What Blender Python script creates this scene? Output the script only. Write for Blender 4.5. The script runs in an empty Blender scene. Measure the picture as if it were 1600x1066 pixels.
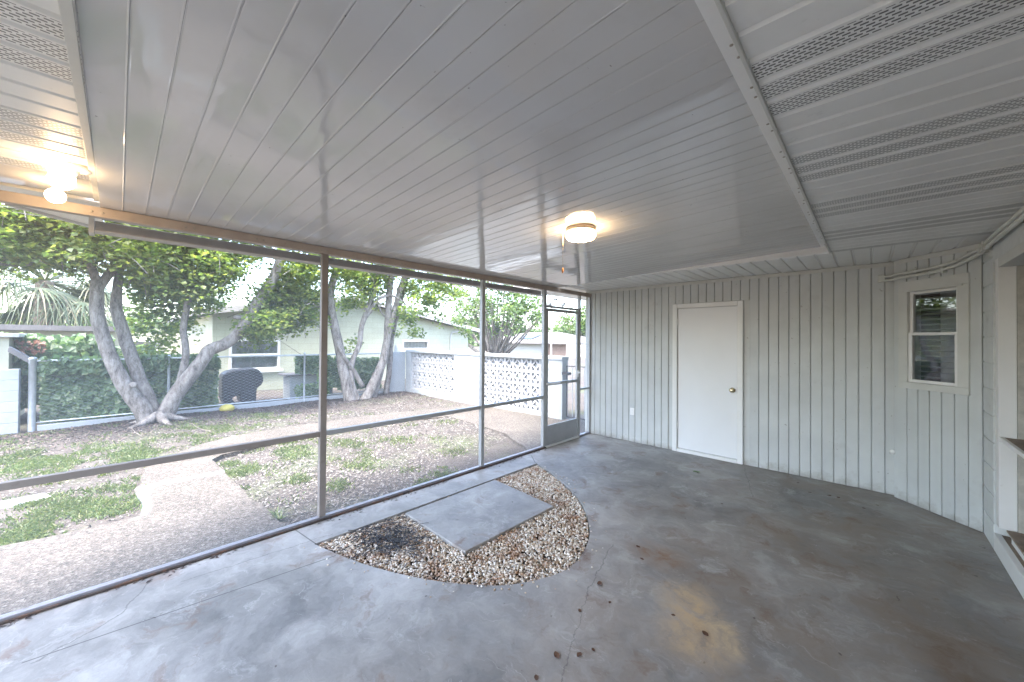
import bpy, bmesh, math, random
from mathutils import Vector, Matrix, noise
random.seed(7)
R = math.radians
S = bpy.context.scene
COL = S.collection

# ------------------------------------------------------------------ camera
F, YAW, PIT, ROL, CY, H = 586.23, 0.761894, -0.0090156, 0.0076357, 526.2, 1.57
fw = Vector((-math.sin(YAW), math.cos(YAW), 0)); rt = Vector((math.cos(YAW), math.sin(YAW), 0)); up = Vector((0, 0, 1))
fw2 = fw*math.cos(PIT) - up*math.sin(PIT); up2 = up*math.cos(PIT) + fw*math.sin(PIT)
r3 = rt*math.cos(ROL) + up2*math.sin(ROL); u3 = up2*math.cos(ROL) - rt*math.sin(ROL)
CAMP = Vector((0, 0, H))
cd = bpy.data.cameras.new('camera'); cam = bpy.data.objects.new('camera', cd); COL.objects.link(cam)
m = Matrix((r3, u3, -fw2)).transposed().to_4x4(); m.translation = CAMP
cam.matrix_world = m
cd.sensor_width = 36; cd.lens = F/1600*36; cd.shift_y = -(533-CY)/1600
cd.clip_start = 0.03; cd.clip_end = 2000
S.camera = cam
# ------------------------------------------------------------------ world, sun, exposure
SUN_EL, SUN_AZ = 66, 162          # compass-like: direction the light comes from, degrees from +Y clockwise
w = bpy.data.worlds.new('World'); S.world = w; w.use_nodes = True
nt = w.node_tree; nt.nodes.clear()
sky = nt.nodes.new('ShaderNodeTexSky'); sky.sky_type = 'NISHITA'; sky.sun_disc = False
sky.sun_elevation = R(SUN_EL); sky.sun_rotation = R(SUN_AZ)
sky.air_density = 1.0; sky.dust_density = 3.0; sky.ozone_density = 1.0
bg = nt.nodes.new('ShaderNodeBackground'); bg.inputs[1].default_value = 0.15
out = nt.nodes.new('ShaderNodeOutputWorld')
nt.links.new(sky.outputs[0], bg.inputs[0]); nt.links.new(bg.outputs[0], out.inputs[0])
sd = bpy.data.lights.new('sun', 'SUN'); sd.energy = 1.4; sd.angle = R(25); sd.color = (1, .97, .93)
sun = bpy.data.objects.new('sun', sd); COL.objects.link(sun)
dirv = Vector((math.sin(R(SUN_AZ))*math.cos(R(SUN_EL)), math.cos(R(SUN_AZ))*math.cos(R(SUN_EL)), math.sin(R(SUN_EL))))
sun.rotation_euler = dirv.to_track_quat('Z', 'Y').to_euler(); sun.location = (-20, 0, 20)
S.view_settings.view_transform = 'Standard'; S.view_settings.look = 'None'
S.view_settings.gamma = 1; S.view_settings.exposure = 3.58
S.view_settings.use_curve_mapping = False
S.render.engine = 'CYCLES'
S.cycles.max_bounces = 6; S.cycles.diffuse_bounces = 4; S.cycles.glossy_bounces = 3; S.cycles.transparent_max_bounces = 12
S.cycles.caustics_reflective = False; S.cycles.caustics_refractive = False

# ------------------------------------------------------------------ pixel -> place
def ray(u, v): return fw2 + r3*((u-800)/F) + u3*((CY-v)/F)
def PZ(u, v, z=0.0): d = ray(u, v); return CAMP + d*((z-H)/d.z)
def PX(u, v, x): d = ray(u, v); return CAMP + d*(x/d.x)
def PY(u, v, y): d = ray(u, v); return CAMP + d*(y/d.y)

# ------------------------------------------------------------------ materials
def lin(c): return tuple(c)+(1,)
def base(name):
    mt = bpy.data.materials.new(name); mt.use_nodes = True
    n = mt.node_tree.nodes; return mt, n, mt.node_tree.links, n['Principled BSDF']
def noise_node(n, l, scale, detail=4, rough=.6, coord='Object', vec=None):
    t = n.new('ShaderNodeTexNoise'); t.inputs['Scale'].default_value = scale
    t.inputs['Detail'].default_value = detail; t.inputs['Roughness'].default_value = rough
    if vec is None:
        tc = n.new('ShaderNodeTexCoord'); vec = tc.outputs[coord]
    l.new(vec, t.inputs['Vector']); return t
def ramp(n, l, fac, stops):
    r = n.new('ShaderNodeValToRGB'); e = r.color_ramp.elements
    while len(e) < len(stops): e.new(.5)
    for el, (p, c) in zip(e, stops): el.position = p; el.color = lin(c)
    l.new(fac, r.inputs[0]); return r.outputs[0]
def mix(n, l, fac, a, b, mode='MIX'):
    x = n.new('ShaderNodeMix'); x.data_type = 'RGBA'; x.blend_type = mode
    for v, s in ((fac, x.inputs[0]), (a, x.inputs[6]), (b, x.inputs[7])):
        if isinstance(v, (int, float)): s.default_value = v
        elif isinstance(v, tuple): s.default_value = v if len(v) == 4 else lin(v)
        else: l.new(v, s)
    return x.outputs[2]
def bump(n, l, b, h, strength=.3, dist=.01):
    k = n.new('ShaderNodeBump'); k.inputs['Strength'].default_value = strength; k.inputs['Distance'].default_value = dist
    l.new(h, k.inputs['Height']); l.new(k.outputs[0], b.inputs['Normal'])
def math_(n, l, op, a, b=None, c=None):
    k = n.new('ShaderNodeMath'); k.operation = op
    for i, v in enumerate((a, b, c)):
        if v is None: continue
        if isinstance(v, (int, float)): k.inputs[i].default_value = v
        else: l.new(v, k.inputs[i])
    return k.outputs[0]
def paint(name, c, rough=.5, var=.08, scale=6, dirt=None, dscale=3, dmin=.62, bmp=.08, bscale=60, metal=0, spec=.5):
    mt, n, l, b = base(name)
    geo = n.new('ShaderNodeNewGeometry')
    t = noise_node(n, l, scale, 3, .6, vec=geo.outputs['Position'])
    col = ramp(n, l, t.outputs[0], [(.3, tuple(x*(1-var) for x in c)), (.7, tuple(min(1, x*(1+var)) for x in c))])
    if dirt:
        d = noise_node(n, l, dscale, 4, .7, vec=geo.outputs['Position'])
        f = ramp(n, l, d.outputs[0], [(dmin, (0, 0, 0)), (min(.98, dmin+.16), (1, 1, 1))])
        col = mix(n, l, f, col, dirt)
    oi = n.new('ShaderNodeObjectInfo')
    v = math_(n, l, 'MULTIPLY_ADD', oi.outputs['Random'], .06, .97)
    hs = n.new('ShaderNodeHueSaturation'); l.new(v, hs.inputs['Value']); l.new(col, hs.inputs['Color'])
    l.new(hs.outputs[0], b.inputs['Base Color'])
    b.inputs['Roughness'].default_value = rough; b.inputs['Metallic'].default_value = metal
    b.inputs['Specular IOR Level'].default_value = spec
    if bmp:
        t2 = noise_node(n, l, bscale, 2, .6, vec=geo.outputs['Position']); bump(n, l, b, t2.outputs[0], bmp, .004)
    return mt
M = {}
M['siding'] = paint('siding_paint', (.535, .555, .545), .45, .06, 3, (.43, .435, .42), 2.2, .60, .12, 90)
def siding_mat():
    mt = M['siding']; n = mt.node_tree.nodes; l = mt.node_tree.links; b = n['Principled BSDF']
    old = b.inputs['Base Color'].links[0].from_socket
    geo = n.new('ShaderNodeNewGeometry'); sp = n.new('ShaderNodeSeparateXYZ'); l.new(geo.outputs['Position'], sp.inputs[0])
    t = noise_node(n, l, 9, 4, .7, vec=geo.outputs['Position'])
    h = math_(n, l, 'ADD', sp.outputs[2], math_(n, l, 'MULTIPLY', math_(n, l, 'SUBTRACT', t.outputs[0], .5), -.35))
    m2 = n.new('ShaderNodeMapRange'); l.new(h, m2.inputs[0]); m2.inputs[1].default_value = -.02; m2.inputs[2].default_value = .10; m2.inputs[3].default_value = .65; m2.inputs[4].default_value = 0
    c = mix(n, l, m2.outputs[0], old, (.27, .25, .22))
    k = noise_node(n, l, 30, 2, .5, vec=geo.outputs['Position'])
    c = mix(n, l, ramp(n, l, k.outputs[0], [(.735, (0, 0, 0)), (.76, (.7, .7, .7))]), c, (.25, .24, .22))
    l.new(c, b.inputs['Base Color'])
siding_mat()
M['siding_trim'] = paint('trim_paint', (.57, .575, .545), .45, .05, 5, (.42, .40, .36), 9, .66, .15, 50)
M['door'] = paint('door_paint', (.77, .78, .785), .35, .02, 2, None, bmp=.03)
M['casing'] = paint('casing_paint', (.76, .76, .745), .4, .03, 4, (.5, .48, .44), 14, .68, .06)
M['block'] = paint('painted_block', (.62, .64, .63), .6, .06, 8, (.42, .42, .40), 7, .64, .4, 120)
M['worn'] = paint('worn_plaster', (.42, .41, .37), .8, .18, 14, (.10, .07, .05), 6, .66, .6, 60)
M['worn_wood'] = paint('worn_wood', (.27, .21, .16), .7, .25, 12, (.45, .43, .4), 9, .6, .3, 60)
M['white_alu'] = paint('white_aluminium', (.74, .75, .75), .35, .03, 6, (.5, .46, .42), 11, .68, .05)
M['alu'] = paint('grey_aluminium', (.37, .385, .40), .4, .07, 8, (.20, .16, .13), 12, .68, .1, 60, .35)
M['alu_out'] = paint('brown_grey_aluminium', (.22, .195, .18), .5, .1, 4, (.16, .13, .11), 9, .62, .1)
M['gutter'] = paint('gutter_paint', (.40, .38, .37), .5, .08, 4, (.22, .2, .18), 7, .64, .1)
M['beam'] = paint('beam_paint', (.38, .325, .285), .45, .1, 7, (.24, .15, .10), 10, .64, .15, 50)
M['rust'] = paint('rusty_track', (.045, .035, .03), .7, .4, 20, (.11, .055, .03), 9, .5, .4, 60)
M['track'] = paint('base_track', (.26, .26, .285), .4, .15, 12, (.12, .08, .06), 10, .6, .2, 60, .3)
M['galv'] = paint('galvanised_steel', (.52, .56, .58), .45, .1, 12, None, bmp=.1, metal=.5)
M['pipe'] = paint('conduit_paint', (.58, .59, .55), .45, .08, 12, (.3, .29, .26), 16, .66, .2, 60)
M['dark'] = paint('dark_metal', (.03, .03, .035), .5, .2, 8)
M['cover'] = paint('black_vinyl_cover', (.018, .02, .028), .45, .3, 6, None, bmp=.5, bscale=9)
M['brass'] = paint('brass_knob', (.60, .52, .36), .25, .05, 5, metal=1, bmp=0)
M['screw'] = paint('screw_steel', (.35, .33, .30), .4, .1, metal=.8)
M['plastic'] = paint('white_plastic', (.82, .82, .8), .35, .02, bmp=0)
M['wood_pull'] = paint('wood_pull', (.55, .25, .08), .4, .1)
M['white_block'] = paint('white_block_paint', (.31, .33, .34), .7, .06, 5, (.26, .275, .285), 3, .62, .4, 70)
M['breeze'] = paint('breeze_block_paint', (.37, .37, .37), .7, .08, 7, (.40, .40, .40), 8, .62, .3, 70)
M['green_house'] = paint('pale_green_wall', (.36, .40, .30), .7, .05, 2, (.38, .41, .32), 2, .6, .2, 40)
M['cream'] = paint('cream_wall', (.46, .445, .35), .7, .05, 2, bmp=.1)
M['far_white'] = paint('far_white_wall', (.42, .41, .38), .7, .04, 1, bmp=0)
M['far_brown'] = paint('far_brown_wall', (.25, .17, .13), .7, .08, 3, bmp=0)
M['shingle'] = paint('roof_shingle', (.17, .16, .155), .8, .12, 9, (.12, .11, .105), 4, .58, .3, 20)
M['dark_roof'] = paint('dark_roof_edge', (.14, .13, .13), .6, .15, 6)
M['solar'] = paint('solar_panel', (.03, .035, .05), .2, .1)
M['fascia_w'] = paint('white_fascia', (.45, .45, .43), .5, .05, 4, bmp=.1)
M['palm'] = paint('palm_trunk', (.20, .16, .12), .9, .3, 20, bmp=.8, bscale=20)
M['chip'] = paint('mulch_chip', (.10, .072, .062), .9, .5, 40, bmp=0)
M['litter'] = paint('leaf_litter', (.27, .235, .205), .9, .35, 30, bmp=0)
M['twig'] = paint('dry_twig', (.19, .165, .14), .8, .2, 20, bmp=.2)
M['rock'] = paint('yellow_stone', (.50, .42, .10), .7, .15, 10, bmp=.3, bscale=20)
M['dry_leaf'] = paint('dry_leaf', (.10, .05, .028), .7, .3, 60, bmp=0)
M['curtain'] = paint('curtain', (.5, .5, .47), .9, .08, 12, bmp=0)
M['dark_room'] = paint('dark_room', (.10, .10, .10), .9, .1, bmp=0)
M['blind'] = paint('blind_slat', (.55, .57, .56), .4, .03, bmp=0)

def pan_mat():
    mt, n, l, b = base('pan_roof_enamel')
    geo = n.new('ShaderNodeNewGeometry')
    t = noise_node(n, l, 1.6, 4, .5, vec=geo.outputs['Position'])
    col = ramp(n, l, t.outputs[0], [(.3, (.55, .55, .55)), (.7, (.60, .60, .60))])
    d = noise_node(n, l, 40, 3, .5, vec=geo.outputs['Position'])
    f = ramp(n, l, d.outputs[0], [(.74, (0, 0, 0)), (.78, (1, 1, 1))])
    col = mix(n, l, f, col, (.25, .24, .23))
    d2 = noise_node(n, l, 3.7, 5, .7, vec=geo.outputs['Position'])
    col = mix(n, l, ramp(n, l, d2.outputs[0], [(.55, (0, 0, 0)), (.8, (.35, .35, .35))]), col, (.45, .445, .435))
    l.new(col, b.inputs['Base Color'])
    r = noise_node(n, l, 2.2, 4, .6, vec=geo.outputs['Position'])
    rr = n.new('ShaderNodeMapRange'); l.new(r.outputs[0], rr.inputs[0]); rr.inputs[3].default_value = .035; rr.inputs[4].default_value = .12
    l.new(rr.outputs[0], b.inputs['Roughness']); b.inputs['Specular IOR Level'].default_value = .8
    mpw = n.new('ShaderNodeMapping'); mpw.inputs['Scale'].default_value = (2.2, 9.0, 1); l.new(geo.outputs['Position'], mpw.inputs[0])
    wv = noise_node(n, l, 1.0, 2, .45, vec=mpw.outputs[0])
    bump(n, l, b, wv.outputs[0], .10, .03)
    return mt
M['pan'] = pan_mat()

def soffit_mat(name, perf):
    # x of the object = across the strip, y = along it
    mt, n, l, b = base(name)
    tc = n.new('ShaderNodeTexCoord'); geo = n.new('ShaderNodeNewGeometry')
    t = noise_node(n, l, 5, 5, .6, vec=geo.outputs['Position'])
    col = ramp(n, l, t.outputs[0], [(.3, (.75, .75, .73)), (.7, (.81, .81, .79))])
    d = noise_node(n, l, 7, 8, .75, vec=geo.outputs['Position'])
    f = ramp(n, l, d.outputs[0], [(.60, (0, 0, 0)), (.85, (.7, .7, .7))])
    col = mix(n, l, f, col, (.36, .355, .335))
    if perf:
        sp = n.new('ShaderNodeSeparateXYZ'); l.new(tc.outputs['Object'], sp.inputs[0])
        px, py = .0135, .024
        xs = math_(n, l, 'DIVIDE', sp.outputs[0], px)
        row = math_(n, l, 'FLOOR', xs)
        off = math_(n, l, 'MULTIPLY', math_(n, l, 'MODULO', math_(n, l, 'ADD', row, 200), 2), .5)
        ys = math_(n, l, 'ADD', math_(n, l, 'DIVIDE', sp.outputs[1], py), off)
        fx = math_(n, l, 'ABSOLUTE', math_(n, l, 'SUBTRACT', math_(n, l, 'FRACT', math_(n, l, 'ADD', xs, 200)), .5))
        fy = math_(n, l, 'ABSOLUTE', math_(n, l, 'SUBTRACT', math_(n, l, 'FRACT', math_(n, l, 'ADD', ys, 200)), .5))
        slot = math_(n, l, 'MULTIPLY', math_(n, l, 'LESS_THAN', fx, .23), math_(n, l, 'LESS_THAN', fy, .36))
        inside = math_(n, l, 'LESS_THAN', math_(n, l, 'ABSOLUTE', math_(n, l, 'ADD', sp.outputs[0], .008)), .0415)
        slot = math_(n, l, 'MULTIPLY', slot, inside)
        col = mix(n, l, slot, col, (.10, .10, .10))
        bump(n, l, b, math_(n, l, 'SUBTRACT', 1, slot), .6, .004)
    l.new(col, b.inputs['Base Color']); b.inputs['Roughness'].default_value = .4
    return mt
M['soffit'] = soffit_mat('soffit_plain', False)
M['soffit_perf'] = soffit_mat('soffit_perforated', True)

def seg_dist(n, l, P, a, b_):
    ax, ay = a; bx, by = b_; dx, dy = bx-ax, by-ay; L2 = dx*dx+dy*dy
    sp = P
    px = math_(n, l, 'SUBTRACT', sp.outputs[0], ax); py = math_(n, l, 'SUBTRACT', sp.outputs[1], ay)
    t = math_(n, l, 'ADD', math_(n, l, 'MULTIPLY', px, dx/L2), math_(n, l, 'MULTIPLY', py, dy/L2))
    k = n.new('ShaderNodeClamp'); l.new(t, k.inputs[0]); t = k.outputs[0]
    ex = math_(n, l, 'SUBTRACT', px, math_(n, l, 'MULTIPLY', t, dx)); ey = math_(n, l, 'SUBTRACT', py, math_(n, l, 'MULTIPLY', t, dy))
    return math_(n, l, 'SQRT', math_(n, l, 'ADD', math_(n, l, 'MULTIPLY', ex, ex), math_(n, l, 'MULTIPLY', ey, ey)))

def concrete_mat(name='porch_concrete', cracks=True):
    mt, n, l, b = base(name)
    geo = n.new('ShaderNodeNewGeometry'); pos = geo.outputs['Position']
    # warp
    wn = noise_node(n, l, 2.5, 5, .6, vec=pos)
    wv = n.new('ShaderNodeVectorMath'); wv.operation = 'MULTIPLY_ADD'
    l.new(wn.outputs['Color'], wv.inputs[0]); wv.inputs[1].default_value = (.5, .5, 0); l.new(pos, wv.inputs[2])
    t1 = noise_node(n, l, 1.1, 5, .68, vec=wv.outputs[0])
    col = ramp(n, l, t1.outputs[0], [(.34, (.15, .147, .142)), (.5, (.265, .258, .245)), (.65, (.385, .375, .358))])
    t2 = noise_node(n, l, 9, 6, .75, vec=wv.outputs[0])
    col = mix(n, l, .55, col, ramp(n, l, t2.outputs[0], [(.3, (.32, .32, .32)), (.5, (.5, .5, .5)), (.7, (.66, .66, .66))]), 'OVERLAY')
    # brown wear, stronger toward +X
    sp0 = n.new('ShaderNodeSeparateXYZ'); l.new(pos, sp0.inputs[0])
    mr = n.new('ShaderNodeMapRange'); l.new(sp0.outputs[0], mr.inputs[0]); mr.inputs[1].default_value = -2.2; mr.inputs[2].default_value = -.4
    tb = noise_node(n, l, 1.7, 5, .7, vec=wv.outputs[0])
    fb = ramp(n, l, tb.outputs[0], [(.38, (0, 0, 0)), (.66, (.9, .9, .9))])
    fb = math_(n, l, 'MULTIPLY', fb, mr.outputs[0])
    col = mix(n, l, fb, col, (.235, .19, .15))
    tb2 = noise_node(n, l, 3.3, 5, .72, vec=wv.outputs[0])
    fb2 = ramp(n, l, tb2.outputs[0], [(.56, (0, 0, 0)), (.70, (.75, .75, .75))])
    col = mix(n, l, fb2, col, (.17, .105, .07))
    tl = noise_node(n, l, 2.6, 5, .75, vec=wv.outputs[0])
    tl.inputs['Lacunarity'].default_value = 2.4
    fl = ramp(n, l, tl.outputs[0], [(.56, (0, 0, 0)), (.68, (.7, .7, .7))])
    col = mix(n, l, fl, col, (.40, .395, .38))
    # small dark specks
    tk = noise_node(n, l, 34, 4, .6, vec=pos)
    col = mix(n, l, ramp(n, l, tk.outputs[0], [(.68, (0, 0, 0)), (.76, (.8, .8, .8))]), col, (.09, .075, .06))
    for rot_, sc_ in ((.5, (4, 90, 1)), (2.1, (3, 70, 1))):
        mp = n.new('ShaderNodeMapping'); mp.inputs['Rotation'].default_value = (0, 0, rot_); mp.inputs['Scale'].default_value = sc_; l.new(wv.outputs[0], mp.inputs[0])
        ts = noise_node(n, l, 1.0, 2, .5, vec=mp.outputs[0])
        col = mix(n, l, ramp(n, l, ts.outputs[0], [(.67, (0, 0, 0)), (.74, (.4, .4, .4))]), col, (.44, .43, .41))
    vc = n.new('ShaderNodeTexVoronoi'); vc.inputs['Scale'].default_value = 5.5; l.new(wv.outputs[0], vc.inputs['Vector'])
    col = mix(n, l, ramp(n, l, vc.outputs['Distance'], [(.035, (.8, .8, .8)), (.06, (0, 0, 0))]), col, (.08, .065, .055))
    th = noise_node(n, l, 26, 3, .6, vec=pos); hgt = th.outputs[0]
    if cracks:
        w2 = noise_node(n, l, 7, 6, .7, vec=pos)
        wv2 = n.new('ShaderNodeVectorMath'); wv2.operation = 'MULTIPLY_ADD'
        l.new(w2.outputs['Color'], wv2.inputs[0]); wv2.inputs[1].default_value = (.10, .10, 0); l.new(pos, wv2.inputs[2])
        ws = n.new('ShaderNodeVectorMath'); ws.operation = 'SUBTRACT'; l.new(wv2.outputs[0], ws.inputs[0]); ws.inputs[1].default_value = (.05, .05, 0)
        spw = n.new('ShaderNodeSeparateXYZ'); l.new(ws.outputs[0], spw.inputs[0])
        # tan stain with a shape of its own
        for (a, c, r0, r1, tc_) in (((-.80, 2.42), (-.66, 2.12), .05, .22, (.46, .34, .205)), ((-.60, 2.30), (-.52, 2.18), .02, .10, (.49, .38, .24)),
                                    ((-1.20, 2.76), (-1.05, 2.75), .02, .20, (.20, .12, .07)), ((.26, 3.0), (.33, 2.75), .03, .2, (.17, .12, .08))):
            d = seg_dist(n, l, spw, a, c)
            m2 = n.new('ShaderNodeMapRange'); l.new(d, m2.inputs[0]); m2.inputs[1].default_value = r0; m2.inputs[2].default_value = r1
            m2.inputs[3].default_value = 1.0; m2.inputs[4].default_value = 0
            br = ramp(n, l, t2.outputs[0], [(.36, (.15, .15, .15)), (.60, (.95, .95, .95))])
            col = mix(n, l, math_(n, l, 'MULTIPLY', m2.outputs[0], br), col, tc_)
        # joints (straight) and cracks (warped)
        lines = [((-2.80, 1.10), (-2.95, -.3), .0035, sp0), ((-3.34, 3.90), (-3.10, 3.70), .005, sp0),
                 ((-3.40, 1.02), (-3.06, 1.06), .004, sp0), ((-3.41, .18), (-3.07, .03), .004, spw), ((-3.07, .03), (-2.92, -.26), .004, spw),
                 ((-1.13, 5.4), (-.86, 4.45), .003, spw), ((-1.44, 2.64), (-1.27, 2.02), .003, spw), ((-1.27, 2.02), (-.9, 1.1), .002, spw),
                 ((-3.13, 1.2), (-3.2, .3), .003, spw)]
        for a, c, wd, s_ in lines:
            d = seg_dist(n, l, s_, a, c)
            m2 = n.new('ShaderNodeMapRange'); l.new(d, m2.inputs[0]); m2.inputs[1].default_value = wd*.5; m2.inputs[2].default_value = wd*1.6
            m2.inputs[3].default_value = .85 if s_ is sp0 else .5; m2.inputs[4].default_value = 0
            col = mix(n, l, m2.outputs[0], col, (.05, .048, .045))
    l.new(col, b.inputs['Base Color'])
    rr = n.new('ShaderNodeMapRange'); l.new(t2.outputs[0], rr.inputs[0]); rr.inputs[3].default_value = .36; rr.inputs[4].default_value = .7
    l.new(rr.outputs[0], b.inputs['Roughness'])
    bump(n, l, b, hgt, .25, .006)
    return mt
M['concrete'] = concrete_mat()
M['paver'] = concrete_mat('paver_concrete', False)

def aggregate_mat():
    mt, n, l, b = base('exposed_aggregate')
    geo = n.new('ShaderNodeNewGeometry'); pos = geo.outputs['Position']
    v = n.new('ShaderNodeTexVoronoi'); v.inputs['Scale'].default_value = 62; l.new(pos, v.inputs['Vector'])
    c1 = ramp(n, l, v.outputs['Color'], [(.1, (.034, .029, .024)), (.4, (.078, .067, .057)), (.65, (.102, .089, .076)), (.9, (.18, .167, .152))])
    t = noise_node(n, l, 1.4, 7, .65, vec=pos)
    c2 = ramp(n, l, t.outputs[0], [(.3, (.66, .62, .59)), (.7, (1.0, .98, .95))])
    col = mix(n, l, 1.0, c1, c2, 'MULTIPLY')
    sp = n.new('ShaderNodeSeparateXYZ'); 
    w2 = noise_node(n, l, 5, 6, .7, vec=pos)
    wv = n.new('ShaderNodeVectorMath'); wv.operation = 'MULTIPLY_ADD'
    l.new(w2.outputs['Color'], wv.inputs[0]); wv.inputs[1].default_value = (.2, .2, 0); l.new(pos, wv.inputs[2])
    ws = n.new('ShaderNodeVectorMath'); ws.operation = 'SUBTRACT'; l.new(wv.outputs[0], ws.inputs[0]); ws.inputs[1].default_value = (.1, .1, 0)
    l.new(ws.outputs[0], sp.inputs[0])
    for a, c, wd, cc in (((-5.62, .20), (-5.6, .95), .05, (.13, .15, .15)), ((-5.6, .2), (-4.75, .16), .045, (.12, .14, .14)),
                         ((-6.3, .62), (-6.3, .82), .05, (.12, .14, .14)), ((-4.7, .17), (-3.5, .17), .006, (.07, .06, .05)), ((-4.9, 5.2), (-3.6, 4.9), .006, (.08, .07, .06))):
        d = seg_dist(n, l, sp, a, c)
        m2 = n.new('ShaderNodeMapRange'); l.new(d, m2.inputs[0]); m2.inputs[1].default_value = wd*.6; m2.inputs[2].default_value = wd*1.5
        m2.inputs[3].default_value = .85; m2.inputs[4].default_value = 0
        col = mix(n, l, m2.outputs[0], col, cc)
    l.new(col, b.inputs['Base Color']); b.inputs['Roughness'].default_value = .8
    bump(n, l, b, v.outputs['Distance'], .5, .008)
    return mt
M['aggregate'] = aggregate_mat()

def ground_mat():
    mt, n, l, b = base('yard_soil')
    geo = n.new('ShaderNodeNewGeometry'); pos = geo.outputs['Position']
    t = noise_node(n, l, 1.2, 9, .7, vec=pos); t2 = noise_node(n, l, 22, 6, .75, vec=pos)
    col = ramp(n, l, t.outputs[0], [(.3, (.040, .032, .028)), (.55, (.070, .058, .050)), (.75, (.105, .09, .078))])
    col = mix(n, l, .7, col, ramp(n, l, t2.outputs[0], [(.3, (.22, .22, .22)), (.7, (.75, .75, .75))]), 'OVERLAY')
    t3 = noise_node(n, l, .9, 6, .65, vec=pos)
    gr = ramp(n, l, t3.outputs[0], [(.5, (0, 0, 0)), (.66, (.6, .6, .6))])
    col = mix(n, l, gr, col, (.075, .105, .035))
    l.new(col, b.inputs['Base Color']); b.inputs['Roughness'].default_value = .95
    bump(n, l, b, t2.outputs[0], .8, .02)
    return mt
M['ground'] = ground_mat()

def pebble_mat():
    mt, n, l, b = base('river_pebbles')
    geo = n.new('ShaderNodeNewGeometry')
    col = ramp(n, l, geo.outputs['Random Per Island'], [(0, (.26, .18, .11)), (.18, (.46, .35, .24)), (.4, (.60, .51, .40)), (.65, (.68, .61, .52)), (.95, (.76, .72, .65)), (1, (.28, .14, .07))])
    t = noise_node(n, l, 5.5, 6, .7, vec=geo.outputs['Position'])
    f = ramp(n, l, t.outputs[0], [(.50, (0, 0, 0)), (.64, (.8, .8, .8))])
    col = mix(n, l, f, col, (.26, .115, .04))
    l.new(col, b.inputs['Base Color']); b.inputs['Roughness'].default_value = .55
    return mt
M['pebble'] = pebble_mat()

def leaf_mat(name, stops, trans=.4):
    mt, n, l, b = base(name)
    geo = n.new('ShaderNodeNewGeometry')
    col = ramp(n, l, geo.outputs['Random Per Island'], stops)
    t = noise_node(n, l, .9, 4, .6, vec=geo.outputs['Position'])
    v = n.new('ShaderNodeMapRange'); l.new(t.outputs[0], v.inputs[0]); v.inputs[1].default_value = .3; v.inputs[2].default_value = .7; v.inputs[3].default_value = .75; v.inputs[4].default_value = 1.3
    hs = n.new('ShaderNodeHueSaturation'); l.new(col, hs.inputs['Color']); l.new(v.outputs[0], hs.inputs['Value']); col = hs.outputs[0]
    l.new(col, b.inputs['Base Color']); b.inputs['Roughness'].default_value = .45
    tr = n.new('ShaderNodeBsdfTranslucent')
    c2 = mix(n, l, 1.0, col, (1.9, 2.1, .9), 'MULTIPLY'); l.new(c2, tr.inputs[0])
    ms = n.new('ShaderNodeMixShader'); ms.inputs[0].default_value = trans
    l.new(b.outputs[0], ms.inputs[1]); l.new(tr.outputs[0], ms.inputs[2])
    l.new(ms.outputs[0], n['Material Output'].inputs[0])
    return mt
M['leaf'] = leaf_mat('maple_leaf', [(0, (.065, .105, .045)), (.4, (.11, .155, .055)), (.75, (.16, .195, .06)), (1, (.24, .25, .10))], .52)
M['leaf_far'] = leaf_mat('far_leaf', [(0, (.06, .10, .04)), (.5, (.09, .14, .055)), (1, (.14, .18, .08))], .3)
M['ivy'] = leaf_mat('ivy_leaf', [(0, (.085, .14, .08)), (.5, (.15, .215, .13)), (.9, (.21, .275, .17)), (1, (.36, .39, .28))], .4)
M['redleaf'] = leaf_mat('red_leaf', [(0, (.16, .06, .045)), (1, (.24, .13, .09))], .25)
M['frond'] = leaf_mat('palm_frond', [(0, (.06, .085, .05)), (.5, (.10, .125, .07)), (.8, (.16, .16, .09)), (1, (.20, .165, .12))], .25)
M['grass'] = leaf_mat('grass_blade', [(0, (.055, .085, .028)), (.6, (.09, .122, .04)), (1, (.16, .165, .08))], .3)

def chip_mat(name, stops):
    mt, n, l, b = base(name); geo = n.new('ShaderNodeNewGeometry')
    l.new(ramp(n, l, geo.outputs['Random Per Island'], stops), b.inputs['Base Color']); b.inputs['Roughness'].default_value = .85; return mt
M['litter'] = chip_mat('litter_flakes', [(0, (.03, .025, .022)), (.35, (.085, .072, .062)), (.7, (.16, .143, .127)), (1, (.27, .255, .235))])
M['chip'] = chip_mat('bark_chips', [(0, (.025, .018, .016)), (.5, (.065, .046, .040)), (1, (.15, .115, .10))])

def bark_mat():
    mt, n, l, b = base('bark')
    geo = n.new('ShaderNodeNewGeometry'); pos = geo.outputs['Position']
    mp = n.new('ShaderNodeMapping'); mp.inputs['Scale'].default_value = (1, 1, .35); l.new(pos, mp.inputs[0])
    t = noise_node(n, l, 11, 7, .78, vec=mp.outputs[0])
    col = ramp(n, l, t.outputs[0], [(.34, (.045, .037, .032)), (.46, (.155, .135, .118)), (.57, (.25, .225, .20)), (.72, (.37, .345, .315))])
    t2 = noise_node(n, l, 3, 6, .7, vec=pos)
    col = mix(n, l, ramp(n, l, t2.outputs[0], [(.55, (0, 0, 0)), (.72, (.5, .5, .5))]), col, (.25, .25, .235))
    l.new(col, b.inputs['Base Color']); b.inputs['Roughness'].default_value = .9
    bump(n, l, b, t.outputs[0], .9, .03)
    return mt
M['bark'] = bark_mat()

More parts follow.
